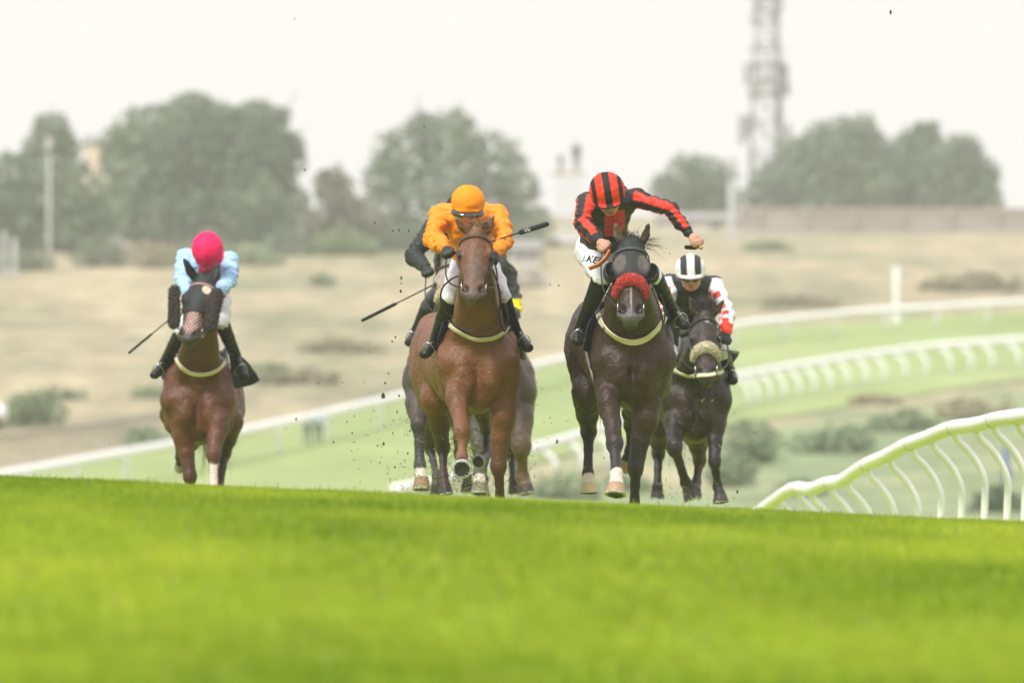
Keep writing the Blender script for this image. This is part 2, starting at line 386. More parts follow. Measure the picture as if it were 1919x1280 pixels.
def horse(sp):
    P, poll, A, L, W, Nn, h = frame_of(sp); D = sp['D']; S = D / F
    coat = np.array(sp['coat']) * sp.get('cm', .55); dark = np.array(sp.get('dark', (.012, .01, .009)))
    cx, cyy = sp['chest']; chw = sp['chw'] * S; rump = P(*sp['rump']); rw = sp.get('rw', 72) * S
    T0 = P(cx, cyy, .15)
    pts = [T0, rump, poll, P(*sp['muzzle'])] + [P(*j[:3]) for l in sp['legs'] for j in l['j']] + [P(*e) for e in sp['ears']]
    lo = np.min(pts, 0) - np.array([.34, .30, .12]); hi = np.max(pts, 0) + np.array([.34, .42, .12])
    hi[2] = max(hi[2], T0[2] + .5)
    f = Field(lo, hi, sp.get('vox', .0105))
    X = np.array([1.0, 0, 0]); Z = np.array([0, 0, 1.0])
    # trunk: deep chest, round barrel, croup
    f.cone(T0 + Z * .02, T0 * .55 + rump * .45 + Z * -.02, .33, .335, .06, X, chw / .33 * .86, chw / .33 * .98)
    f.cone(T0 * .55 + rump * .45 + Z * -.02, rump + np.array([0, -.15, .02]), .335, .27, .06, X, chw / .33 * .98, rw / .27 * .95)
    f.ell(rump + np.array([0, .05, .03]), (rw * .9, .36, .29), None, .08)
    f.ell(T0 + np.array([0, .12, .30]), (.075, .32, .14), None, .10)                    # withers
    for s in (-1, 1):                                                                   # shoulders, breast, haunches
        f.cone(T0 + np.array([s * .10, .12, .22]), T0 + np.array([s * chw * .66, -.22, -.03]), .12, .125, .07)
        f.ell(T0 + np.array([s * chw * .38, -.26, -.12]), (chw * .36, .12, .165), None, .045); f.cone(T0 + np.array([s * chw * .62, -.24, .06]), T0 + np.array([s * chw * .30, -.31, -.16]), .06, .05, .03); f.cone(T0 + np.array([s * chw * .80, -.10, .10]), T0 + np.array([s * chw * .80, -.06, -.22]), .06, .05, .03)
        f.ell(T0 + np.array([s * chw * .80, -.02, -.06]), (chw * .26, .22, .24), None, .06)
        f.ell(rump + np.array([s * rw * .52, .08, -.08]), (rw * .50, .34, .36), None, .07)
    f.cone(T0 + np.array([0, -.20, -.26]), T0 + np.array([0, .3, -.27]), .10, .12, .08)
    # neck
    nb = T0 + np.array([0, -.02, .12]); nh = poll + A * .16 * L - Nn * 1.05 * h
    nb2 = nb * .62 + nh * .38 + np.array([0, .02, .02]); nk = sp.get('neck', 1.0)
    f.cone(nb, nb2, .27, .185 * nk, .09, X, .78 * sp.get('nw', 1), .74 * sp.get('nw', 1)); f.cone(nb2, nh, .185 * nk, .105, .06, X, .74 * sp.get('nw', 1), .85)
    f.cone(nb2 + np.array([0, .12, .12]), poll + np.array([0, .06, -.02]), .07, .05, .06)   # crest
    for s in (-1, 1): f.cone(nb + np.array([s * .12, -.18, .0]), nh + np.array([s * .045, -.02, -.05]), .07, .045, .05)
    head_prims(f, sp)
    # legs
    paints = []
    for l in sp['legs']:
        js = l['j']; front = l['k'] == 'f'
        pp = [P(*j[:3]) for j in js]; rr = [j[3] * S for j in js]; rr[0] *= .84 if front else .93
        side = 1 if js[0][0] > (cx if front else sp['rump'][0]) else -1
        if front:
            f.cone(T0 + np.array([side * chw * .62, -.16, -.08]), pp[0], .105, max(rr[0], .07), .055)
            f.ell(pp[0] * .75 + pp[1] * .25 + np.array([side * .01, 0, 0]), (rr[0] * 1.0, rr[0] * 1.2, rr[0] * 1.6), None, .04)
        else:
            f.cone(rump + np.array([side * rw * .5, .05, -.05]), pp[0], .19, max(rr[0], .10), .08, X, .75, .8)
        n = len(pp)
        # pp: elbow/stifle, knee/hock, fetlock, coronet, sole
        km = pp[0] * .42 + pp[1] * .58
        f.cone(pp[0], km, rr[0], rr[0] * .42 + rr[1] * .52, .03); f.cone(km, pp[1], rr[0] * .42 + rr[1] * .52, rr[1] * .92, .025)
        f.ell(pp[1], (rr[1] * 1.02, rr[1] * 1.15, rr[1] * 1.35), None, .015)
        if not front: f.cone(pp[1] + np.array([0, rr[1] * .9, rr[1] * 1.0]), pp[1] + np.array([0, rr[1] * .5, -rr[1]]), rr[1] * .5, rr[1] * .6, .02)
        cm = pp[1] * .55 + pp[2] * .45
        cr = min(rr[1], rr[2]) * .72
        f.cone(pp[1], cm, rr[1] * .8, cr, .02); f.cone(cm, pp[2], cr, rr[2] * .85, .02)
        f.ell(pp[2], (rr[2], rr[2] * 1.15, rr[2] * 1.1), None, .015)
        f.cone(pp[2], pp[3], rr[2] * .82, rr[3] * .9, .015)
        f.hoof(pp[3], pp[4], rr[3] * .95, rr[4], .006)
        sock = l.get('sock'); n_ = nrm(pp[4] - pp[3])
        paints.append((pp, rr, l, n_))
    V, Fc = f.mesh()
    nv = vnormals(V, Fc); big = np.clip((V[:, 2] - P(0, 830)[2]) / .3, 0, 1) * np.clip((V[:, 1] - poll[1] - .25) / .2, 0, 1)
    V = V + nv * ((.008 * wnoise(V, 12, sp['seed'] + 20) + .006 * wnoise(V, 26, sp['seed'] + 21)) * big + .0016 * wnoise(V, 55, sp['seed'] + 22))[:, None]
    c = np.ones((len(V), 3)) * coat
    z0 = P(0, 985)[2]
    # natural coat variation
    v = wnoise(V, 5.5, sp['seed'])[:, None]; c *= 1 + .18 * v + .10 * wnoise(V, 22, sp['seed'] + 2)[:, None]
    bel = np.clip((T0[2] - .18 - V[:, 2]) / .3, 0, 1)[:, None] * np.clip((V[:, 1] - T0[1] - .1) / .3, 0, 1)[:, None]
    for (pp, rr, l, n_) in paints:
        # distance along the leg (0 elbow .. 1 knee .. 2 fetlock .. 3 coronet .. 4 sole)
        best = np.full(len(V), 9.0); par = np.zeros(len(V))
        for i in range(4):
            ba = pp[i + 1] - pp[i]; t = np.clip(((V - pp[i]) @ ba) / (ba @ ba), 0, 1)
            d = np.linalg.norm(V - pp[i] - t[:, None] * ba, axis=1) - (rr[i] + (rr[i + 1] - rr[i]) * t)
            m = d < best; best[m] = d[m]; par[m] = i + t[m]
        near = np.clip(1 - best / .03, 0, 1)
        lt = l.get('tint', sp.get('legtint', dark))
        a = (np.clip((par - l.get('from', .55)) / .6, 0, 1) * near)[:, None]; c = c * (1 - a) + np.array(lt) * (1 + .2 * v) * a
        if l.get('sock') is not None:
            edge = l['sock'] + .07 * wnoise(V, 40, 3)
            a = (np.clip((par - edge) / .05, 0, 1) * (near > 0) * (par < 3.05))[:, None]
            if l.get('sockside'): a = a * (np.abs(V[:, 0] - (pp[1][0] + (pp[3][0] - pp[1][0]) * np.clip(par - 1, 0, 2) / 2)) < l['sockside'] * S)[:, None]
            c = c * (1 - a) + np.array((.62, .52, .45)) * a
        hm = (best < .012) & (par > 3.02); hc = np.array(l.get('hoofc', (.045, .035, .028)))
        c[hm] = hc * (1 + .25 * v[hm])
        hh = (V - pp[4]) @ n_; rad = np.linalg.norm(V - pp[4] - hh[:, None] * n_, axis=1)
        ringm = (hh > -.012) & (rad < rr[4] * 1.1) & (np.abs(hh) < .03); c[ringm] = (.45, .45, .42)
        solem = (np.abs(hh) < .04) & (rad < rr[4] * .74); c[solem] = (.018, .016, .014)
    Q = lambda t, w, n: poll + A * t * L + W * w * h + Nn * n * h
    # muzzle, nostrils, eyes, head marks
    mz = sp.get('muz', (.05, .045, .042))
    c = paint(V, c, [(Q(.98, 0, -.4), (.9 * h, 1.2 * h, .45 * h), mz, .45)])
    for s in (-1, 1):
        c = paint(V, c, [(Q(.915, s * .44, -.30), (.17 * h * sp.get('nos', 1.1), .34 * h, .22 * h), (.008, .006, .006), .15),
                         (Q(.385, s * .88, -.40), (.24 * h, .36 * h, .30 * h), np.array(dark) * .6, .4)])
        e = P(*sp['ears'][0 if s < 0 else 1]); b = Q(0, s * .46, -.55)
        dd = np.linalg.norm(V - (b * .5 + e * .5), axis=1) < np.linalg.norm(e - b) * .62
        ec = sp.get('earc', (coat, coat))[0 if s < 0 else 1]
        a = np.clip((V[:, 2] - b[2] - .01) / .03, 0, 1)[:, None] * dd[:, None]; c = c * (1 - a) + np.array(ec) * a
    for (t, w, rx, rz, col, soft) in sp.get('marks', []):
        q = V - Q(t, w, 0); u = np.stack([q @ W, q @ A, q @ Nn], 1)
        d = np.sqrt((u[:, 0] / (rx * h))**2 + (u[:, 1] / (rz * h))**2 + (np.minimum(u[:, 2], 0) / (1.2 * h))**2 * .5)
        a = np.clip((1 + soft - d) / (2 * soft), 0, 1)[:, None]; c = c * (1 - a) + np.array(col) * a
    root = thing(sp.get('name', 'horse'), sp['label'], 'horse', (T0[0], D + .5, float(gz(T0[0], D + .5))), 'racehorses galloping over the brow')
    body = mesh_obj('body', V, Fc, M_coat, root, cols=np.clip(c, .003, 1))
    bvh = BVHTree.FromPolygons([tuple(p) for p in V], [tuple(int(i) for i in q) for q in Fc])
    # eyes
    for s in (-1, 1):
        f2 = Field(Q(.37, s * .86, -.48) - .05, Q(.37, s * .86, -.48) + .05, .005)
        f2.ell(Q(.38, s * .86, -.42), np.array([.11, .17, .18]) * h, (W, A, Nn), .001)
        v2, q2 = f2.mesh(); mesh_obj('eye', v2, q2, M_eye, root)
    ctx = dict(root=root, bvh=bvh, Q=Q, P=P, S=S, h=h, W=W, A=A, N=Nn, T0=T0, D=D, sp=sp, rump=rump, V=V)
    # mane tufts
    mane(ctx, sp.get('manec', dark)); tail(ctx, sp.get('manec', dark))
    return ctx

def surf(ctx, x, y, lift=.008):               # point on this horse's skin under photo pixel x, y
    d = Vector(((x - 959.5) / F, 1, -(y - 640) / F)).normalized()
    loc, n, i, dist = ctx['bvh'].ray_cast(Vector((0, 0, 0)), d)
    if loc is None: return None, None
    n = np.array(n);
    if n[1] > 0: n = -n
    return np.array(loc) + n * lift, n
def wrap_path(ctx, pts, n=40, lift=.008):
    pts = np.array(pts, float); s = np.concatenate([[0], np.cumsum(np.linalg.norm(np.diff(pts, axis=0), axis=1))]); u = np.linspace(0, s[-1], n)
    # smooth (Catmull-Rom) resample
    out = []
    for v in u:
        i = min(max(np.searchsorted(s, v) - 1, 0), len(pts) - 2); t = (v - s[i]) / (s[i + 1] - s[i] + 1e-9)
        p0 = pts[max(i - 1, 0)]; p1 = pts[i]; p2 = pts[i + 1]; p3 = pts[min(i + 2, len(pts) - 1)]
        out.append(.5 * ((2 * p1) + (-p0 + p2) * t + (2 * p0 - 5 * p1 + 4 * p2 - p3) * t * t + (-p0 + 3 * p1 - 3 * p2 + p3) * t**3))
    P3 = []; NN = []
    for o in out:
        p, nn = surf(ctx, o[0], o[1], lift)
        if p is None: continue
        P3.append(p); NN.append(nn)
    P3 = np.array(P3); NN = np.array(NN)
    for _ in range(3):
        if len(P3) > 4:
            P3[1:-1] = (P3[:-2] + P3[2:] + 2 * P3[1:-1]) / 4; NN[1:-1] = (NN[:-2] + NN[2:] + NN[1:-1]) / 3
    return P3, NN
def hair_mb(specs, seed, col, curl=.02):
    """specs: (root, direction, length, n, spread, width) -> thin tapering strands"""
    r = np.random.RandomState(seed); V = []; Fq = []; Cc = []
    for (b, d, ln, n, sp, w) in specs:
        for _ in range(n):
            p = np.array(b) + r.normal(size=3) * sp; dr = nrm(nrm(d) + r.normal(size=3) * (.28 if ln < .5 else .12)); l = ln * (.6 + .6 * r.rand())
            side = nrm(np.cross(dr, r.normal(size=3))); cu = r.normal(size=3) * curl; s0 = len(V); cc = np.array(col) * (.7 + .7 * r.rand())
            for i in range(5):
                t = i / 4; q = p + dr * l * t + cu * t * t + np.array([0, 0, -.25 * l * t * t]); ww = w * (1 - t * .9)
                V += [q - side * ww, q + side * ww]; Cc += [cc, cc]
            for i in range(4): Fq.append((s0 + 2 * i, s0 + 2 * i + 1, s0 + 2 * i + 3, s0 + 2 * i + 2))
    return np.array(V), np.array(Fq), np.array(Cc)
def mane(ctx, col):
    Q, S, h = ctx['Q'], ctx['S'], ctx['h']; sp = ctx['sp']; poll = Q(0, 0, 0); b = ctx['T0'] + np.array([0, .1, .42])
    s = []
    for i in range(26):
        t = i / 25; p = poll * (1 - t) + b * t + np.array([0, .06, -.01])
        s.append((p, (.5 * math.sin(i * 1.3) + .3, .8, .15), .11, 26, .014, .0022))
    for (dx, dz, d, ln, n) in sp.get('forelock', [(0, .2, (0, -.2, .3), .06, 60)]):
        s.append((Q(0, dx, -.3) + np.array([0, 0, dz * h]), d, ln, n, .16 * h, .002))
    v, q, c = hair_mb(s, sp['seed'], col); mesh_obj('mane', v, q, M_hair, ctx['root'], cols=c)
def tail(ctx, col):
    r = ctx['rump'] + np.array([0, .40, .16]); s = []
    s.append((r, (0, .8, -.6), .7, 500, .03, .004))
    v, q, c = hair_mb(s, ctx['sp']['seed'] + 5, col, .05); mesh_obj('tail', v, q, M_hair, ctx['root'], cols=c)
def strap(ctx, name, pts, w, m, lift=.010, th=.006, n=40):
    P3, NN = wrap_path(ctx, pts, n, lift)
    if len(P3) < 3: return None
    b = MB(); b.ribbon(P3, NN, w, th); return b.build(name, m, ctx['root'])
def bridle(ctx, fleece=None, browm=None, noseband_t=.66):
    """browband, cheek straps, bit rings; optional fleece noseband"""
    Q, h, W, A, Nn, root = ctx['Q'], ctx['h'], ctx['W'], ctx['A'], ctx['N'], ctx['root']
    def ring(t, half, front, back, n=24):
        P3 = []; NN = []
        for i in range(n + 1):
            a = math.pi * (i / n) - math.pi / 2
            p = Q(t - .0 * math.cos(a), half * math.sin(a), -back + (back + .25) * math.cos(a))
            loc, nn, _, _ = ctx['bvh'].find_nearest(Vector(p)); nn = np.array(nn)
            P3.append(np.array(loc) + nn * .008); NN.append(nn)
        P3 = np.array(P3)
        for _ in range(2): P3[1:-1] = (P3[:-2] + P3[2:] + 2 * P3[1:-1]) / 4
        return P3, NN
    p, n_ = ring(.14, .85, .2, .8); b = MB(); b.ribbon(p, n_, .022, .006); b.build('browband', browm or M_leather, root)
    for s in (-1, 1):
        P3 = []; NN = []
        for i in range(14):
            t = .12 + .70 * i / 13
            loc, nn, _, _ = ctx['bvh'].find_nearest(Vector(Q(t, s * (1.0 - .35 * i / 13), -.95 + .25 * i / 13))); P3.append(np.array(loc) + np.array(nn) * .008); NN.append(np.array(nn))
        b = MB(); b.ribbon(P3, NN, .018, .006); b.build('cheek_strap', M_leather, root)
        c = P3[-1] + W * s * .008
        b = MB(); b.tube([c + A * .035 * math.cos(a) + Nn * .035 * math.sin(a) for a in np.linspace(0, 2 * math.pi, 16)], .0045, 6); b.build('bit_ring', M_metal, root, True)
    if fleece is None:
        p, n_ = ring(noseband_t, .72, .3, .7); b = MB(); b.ribbon(p, n_, .022, .006); b.build('noseband', M_leather, root)
    return ctx
def fleece_noseband(ctx, m, t, half, drop, rad, name='sheepskin_noseband'):
    Q, h = ctx['Q'], ctx['h']; pts = []
    for a in np.linspace(-1, 1, 13):
        pts.append(Q(t + drop * a * a * .5, half * math.sin(a * 1.25) / math.sin(1.25), -.85 + 1.0 * math.cos(a * 1.35)))
    pts = np.array(pts); lo = pts.min(0) - rad * 1.8; hi = pts.max(0) + rad * 1.8; f = Field(lo, hi, .006)
    rr = [rad * (.60 + .40 * math.cos(a * 1.2)) for a in np.linspace(-1, 1, 13)]
    f.chain([(p, r) for p, r in zip(pts, rr)], .01)
    V, Fc = f.mesh(); nn = vnormals(V, Fc); V = V + nn * (.0035 * wnoise(V, 150, 4) + .0025 * wnoise(V, 300, 5))[:, None]
    o = mesh_obj(name, V, Fc, m, ctx['root']); fuzz(o, V, nn, m, ctx['root'], .012, 2500, name)
    return o
def fuzz(o, V, nn, m, root, ln, n, name):
    r = np.random.RandomState(5); i = r.randint(0, len(V), n); b = V[i]; d = nn[i] + r.normal(size=(n, 3)) * .5
    d /= np.linalg.norm(d, axis=1, keepdims=True); s = np.cross(d, r.normal(size=(n, 3))); s /= np.linalg.norm(s, axis=1, keepdims=True)
    v = np.stack([b - s * .003, b + s * .003, b + d * ln], 1).reshape(-1, 3)
    me = o.data; ov = np.zeros(len(me.vertices) * 3, np.float32); me.vertices.foreach_get('co', ov)
    # merge into the same mesh
    loc = np.array(root.location); allv = np.concatenate([ov.reshape(-1, 3) + loc, v]); k = len(ov) // 3
    fq = [tuple(p.vertices) for p in me.polygons] + [(k + 3 * j, k + 3 * j + 1, k + 3 * j + 2) for j in range(n)]
    me2 = bpy.data.meshes.new(name); me2.from_pydata((allv - loc).tolist(), [], fq); me2.materials.append(m)
    me2.polygons.foreach_set('use_smooth', np.ones(len(me2.polygons), dtype=bool)); o.data = me2
def hood(ctx, upto=.60, ears_black=False, holes=None):
    sp = ctx['sp']; P, poll, A, L, W, Nn, h = frame_of(sp)
    pts = [poll, poll + A * L] + ([P(*e) for e in sp['ears']] if ears_black else [])
    f = Field(np.min(pts, 0) - .24, np.max(pts, 0) + .24, .007)
    Q = head_prims(f, sp, .007, ears=ears_black, upto=.8)
    f.clip(Q(upto, 0, 0), A + Nn * -.35); f.clip(Q(-.12 if not ears_black else -1.2, 0, 0), -A)
    V, Fc = f.mesh(); c = np.ones((len(V), 3)) * np.array((.020, .023, .027))
    c *= 1 + .15 * wnoise(V, 30, 2)[:, None]
    for (t, w, rx, rz, col, soft) in (holes or []):
        q = V - Q(t, w, 0); u = np.stack([q @ W, q @ A, q @ Nn], 1); d = np.sqrt((u[:, 0] / (rx * h))**2 + (u[:, 1] / (rz * h))**2)
        a = np.clip((1 + soft - d) / (2 * soft), 0, 1)[:, None]; a = a * (u[:, 2] > -1.4 * h)[:, None]; c = c * (1 - a) + np.array(col) * a
    o = mesh_obj('hood', V, Fc, M_hoodv, ctx['root'], cols=c)
    ctx['bvh'] = BVHTree.FromPolygons([tuple(p) for p in np.concatenate([ctx['V'], V])], [tuple(int(i) for i in q) for q in ctx['Fc']] + [tuple(int(i) + len(ctx['V']) for i in q) for q in Fc]) if 'Fc' in ctx else ctx['bvh']
    return o
M_hoodv = mat('hood fabric', vcol=True, rough=.7, noise=.2, nscale=50, bump=.2, bscale=120)
def saddle(ctx, flaps):
    """saddle with girth on the back, cloth flaps given as pixel outlines with depth on each side"""
    root, T0, P, S = ctx['root'], ctx['T0'], ctx['P'], ctx['S']
    rump = ctx['rump']; m = T0 * .75 + rump * .25 + np.array([0, 0, .33])
    f = Field(m - .4, m + .4, .01)
    f.ell(m, (.17, .26, .05), None, .03); f.ell(m + np.array([0, -.2, .05]), (.07, .05, .05), None, .04); f.ell(m + np.array([0, .2, .04]), (.13, .06, .05), None, .05)
    for s in (-1, 1): f.ell(m + np.array([s * .19, -.05, -.14]), (.03, .18, .2), None, .05)
    V, Fc = f.mesh(); mesh_obj('saddle', V, Fc, M_leather, root)
    for (outline, d0, d1) in flaps:
        cloth(root, [P(x, y, d0 + (d1 - d0) * t) for (x, y, t) in outline], 'saddle_cloth', M_navy)
def cloth(root, outline, name, m, th=.012, amp=.006):
    """thick rippled panel spanned by a closed 3D outline (fan of rings towards the centre)"""
    o = np.array(outline, float); n = len(o); u = []
    for i in range(n):
        for k in range(6):
            t = k / 6; p0, p1, p2, p3 = o[i - 1], o[i], o[(i + 1) % n], o[(i + 2) % n]
            q = .5 * ((2 * p1) + (-p0 + p2) * t + (2 * p0 - 5 * p1 + 4 * p2 - p3) * t * t + (-p0 + 3 * p1 - 3 * p2 + p3) * t**3)
            u.append(.5 * q + .5 * (p1 + (p2 - p1) * t))
    u = np.array(u); c = u.mean(0); K = 8; V = []; 
    e = np.linalg.svd(u - c)[2][2]; e = e if e[1] < 0 else -e
    for r in range(K): V.append(c + (u - c) * (1 - r / K))
    V = np.concatenate(V + [c[None]]); V = V + e * (amp * wnoise(V, 22, 8) + amp * .7 * wnoise(V, 45, 9))[:, None]
    m_ = len(u); Fq = []
    tot = len(V); B = V - e * th
    for r in range(K - 1):
        for i in range(m_): Fq.append((r * m_ + i, r * m_ + (i + 1) % m_, (r + 1) * m_ + (i + 1) % m_, (r + 1) * m_ + i))
    for i in range(m_): Fq.append(((K - 1) * m_ + i, (K - 1) * m_ + (i + 1) % m_, tot - 1))
    Fb = [tuple(tot + j for j in q[::-1]) for q in Fq]
    Fs = [(i, tot + i, tot + (i + 1) % m_, (i + 1) % m_) for i in range(m_)]
    return mesh_obj(name, np.concatenate([V, B]), Fq + Fb + Fs, m, root)
# the five racehorses in front and the two half hidden ones: joints are (pixel x, pixel y, depth, radius in pixels)
H3 = dict(seed=3, cm=.40, nos=1.4, D=56.0, label='dark brown horse in a black hood with a red sheepskin noseband', coat=(.085, .039, .021), dark=(.013, .011, .011),
    chest=(1185, 665), chw=69, rump=(1140, 640, 1.65), rw=76, poll=(1184, 447, -.82), muzzle=(1182, 589, -1.18), hw=37, neck=1.08, nw=1.15,
    ears=[(1152, 416, -.85), (1217, 416, -.85)], earc=[(.16, .12, .09), (.06, .04, .032)], muz=(.09, .083, .075),
    marks=[(.79, .0, .045, .8, (.26, .23, .2), .5)], forelock=[(0, .1, (0, 0, .5), .06, 130), (.66, .05, (1.6, .2, .05), .14, 36)],
    legs=[dict(k='f', j=[(1140, 735, -.10, 25), (1152, 832, -.42, 16), (1155, 888, -.58, 12.5), (1155, 906, -.66, 15), (1153, 929, -.69, 21)], sock=1.9, hoofc=(.42, .27, .17), tint=(.024, .022, .022)),
          dict(k='f', j=[(1213, 750, .0, 29), (1191, 876, .0, 15.5), (1189, 950, .12, 12), (1190, 966, .1, 14), (1190, 984, .08, 19)], **{'from': .3}),
          dict(k='h', j=[(1097, 735, 1.35, 30), (1103, 808, 1.75, 16), (1102, 888, 1.55, 12), (1103, 905, 1.5, 13), (1104, 926, 1.49, 19)], sock=2.3, hoofc=(.45, .38, .2), **{'from': 0}),
          dict(k='h', j=[(1192, 745, 1.35, 30), (1182, 795, 1.8, 14), (1180, 846, 1.9, 10), (1176, 860, 1.95, 12), (1170, 880, 2.0, 17)], hoofc=(.40, .27, .17), **{'from': 0})])
H2 = dict(seed=2, cm=.60, nos=1.2, D=57.0, label='chestnut horse with bare face and raised front hoof, under the orange jockey', coat=(.25, .094, .034), dark=(.06, .028, .018),
    chest=(896, 672), chw=69, rump=(842, 665, 1.55), rw=70, poll=(893, 425, -.80), muzzle=(887, 549, -1.12), hw=35, neck=1.05, nw=1.0,
    ears=[(852, 405, -.85), (926, 402, -.85)], earc=[(.26, .14, .09), (.26, .14, .09)], muz=(.085, .062, .05), manec=(.30, .15, .085),
    marks=[(.66, 0, .5, 1.1, (.11, .065, .042), .6)], forelock=[(-.1, .25, (-.6, -.3, .4), .07, 160), (.35, .25, (.3, -.3, .4), .09, 220)], legtint=(.10, .038, .018),
    legs=[dict(k='f', j=[(857, 728, -.12, 25), (866, 808, -.50, 15), (866, 855, -.55, 11), (866, 868, -.62, 13), (866, 880, -.80, 19.5)], tint=(.20, .080, .036), hoofc=(.05, .04, .035)),
          dict(k='f', j=[(943, 745, .0, 28), (934, 873, .0, 15.5), (938, 948, .12, 11.5), (938, 964, .1, 13), (938, 982, .08, 18)]),
          dict(k='h', j=[(815, 745, 1.2, 28), (830, 838, 1.6, 14), (831, 893, 1.5, 10), (834, 910, 1.45, 11), (837, 929, 1.44, 15)], tint=(.045, .022, .014), **{'from': 0}),
          dict(k='h', j=[(898, 740, 1.2, 27), (912, 806, 1.75, 12), (912, 852, 1.6, 10), (905, 862, 1.45, 13), (896, 866, 1.3, 15)], tint=(.03, .016, .011), **{'from': -.4})])
H1 = dict(seed=1, cm=.76, D=64.0, label='bay horse in black hood with brown sheepskin cheekpieces and netted pink nose', coat=(.155, .052, .021), dark=(.03, .014, .01), vox=.0115,
    chest=(373, 742), chw=62, rump=(390, 745, 1.5), rw=63, poll=(381, 516, -.78), muzzle=(351, 630, -1.12), hw=32, yaw=14, neck=.95, nw=.92,
    ears=[(345, 486, -.85), (408, 494, -.70)], earc=[(.012, .013, .015), (.012, .013, .015)], muz=(.035, .03, .03), marks=[(.75, .0, .52, .85, (.62, .40, .35), .15), (.50, .05, .2, .35, (.55, .45, .4), .2)],
    legs=[dict(k='f', j=[(340, 790, -.05, 22), (356, 893, -.1, 13), (357, 955, .0, 10), (357, 971, 0, 12), (357, 989, 0, 16)], tint=(.065, .023, .013)),
          dict(k='f', j=[(410, 778, -.1, 24), (400, 852, -.30, 13.5), (401, 915, -.38, 11), (401, 932, -.40, 12), (401, 950, -.41, 16)], sock=1.25, sockside=8, tint=(.10, .036, .018)),
          dict(k='h', j=[(322, 778, 1.2, 24), (332, 812, 1.75, 12), (337, 858, 1.9, 9), (338, 868, 1.95, 10), (338, 880, 2.0, 13)], hoofc=(.30, .27, .2), **{'from': -.5}),
          dict(k='h', j=[(432, 790, 1.2, 27), (421, 848, 1.5, 13), (411, 915, 1.3, 10), (411, 930, 1.3, 12), (411, 948, 1.3, 15)], tint=(.05, .02, .012), **{'from': -.2})])
H4 = dict(seed=4, cm=.62, D=62.0, label='near black horse with a cream sheepskin noseband and small white star', coat=(.046, .027, .019), dark=(.014, .012, .012), vox=.0115,
    chest=(1303, 738), chw=55, rump=(1268, 735, 1.5), rw=62, poll=(1321, 581, -.72), muzzle=(1324, 703, -1.1), hw=31, neck=.95, nw=.95,
    ears=[(1291, 556, -.76), (1358, 560, -.76)], earc=[(.10, .07, .05), (.06, .045, .035)], muz=(.035, .035, .038), manec=(.05, .048, .05),
    marks=[(.15, .12, .13, .2, (.45, .42, .4), .3)], forelock=[(-.2, .3, (-.3, -.1, .9), .11, 260), (.3, .3, (.1, -.1, .8), .10, 200)],
    legs=[dict(k='f', j=[(1266, 785, -.05, 22), (1264, 838, -.45, 15), (1285, 905, -.2, 11), (1291, 918, -.2, 13), (1298, 938, -.2, 17)], **{'from': .2}),
          dict(k='f', j=[(1341, 775, -.05, 20), (1339, 865, -.2, 12), (1345, 912, -.1, 10), (1349, 926, -.13, 12), (1351, 944, -.14, 16)], **{'from': .2}),
          dict(k='h', j=[(1236, 800, 1.2, 25), (1234, 850, 1.5, 13), (1232, 912, 1.3, 10), (1232, 922, 1.3, 12), (1232, 937, 1.3, 15)], **{'from': 0}),
          dict(k='h', j=[(1304, 800, 1.2, 27), (1311, 862, 1.5, 13), (1305, 905, 1.4, 10), (1303, 920, 1.3, 12), (1302, 935, 1.3, 15)], tint=(.05, .03, .022), **{'from': 0})])
H5 = dict(seed=5, D=61.5, label='grey brown horse with white pastern, half hidden behind the chestnut horse', coat=(.11, .085, .072), dark=(.045, .04, .038), vox=.0115,
    chest=(836, 705), chw=64, rump=(826, 700, 1.4), rw=64, poll=(850, 480, -.7), muzzle=(846, 600, -1.0), hw=37, neck=.95, nw=.9,
    ears=[(840, 455, -.7), (872, 455, -.7)], earc=[(.05, .04, .03), (.05, .04, .03)], muz=(.06, .055, .05), marks=[(.35, -.5, .9, 1.2, (.30, .26, .22), .5)],
    legs=[dict(k='f', j=[(782, 752, -.1, 22), (784, 795, -.3, 14.5), (787, 873, -.35, 12), (790, 895, -.4, 13), (790, 919, -.42, 18)], sock=2.35, hoofc=(.33, .2, .11), tint=(.045, .042, .042)),
          dict(k='f', j=[(885, 768, -.05, 20), (896, 835, -.2, 14), (898, 886, -.25, 12), (899, 904, -.3, 13), (899, 927, -.32, 18)], tint=(.10, .10, .075), hoofc=(.22, .2, .14), sock=2.4),
          dict(k='h', j=[(805, 780, 1.1, 22), (806, 838, 1.4, 12), (818, 893, 1.2, 9), (818, 910, 1.2, 11), (819, 932, 1.21, 14)], **{'from': 0}),
          dict(k='h', j=[(868, 790, 1.1, 22), (862, 850, 1.4, 12), (875, 893, 1.2, 9), (876, 905, 1.2, 11), (876, 925, 1.2, 14)], tint=(.06, .06, .04), **{'from': 0})])
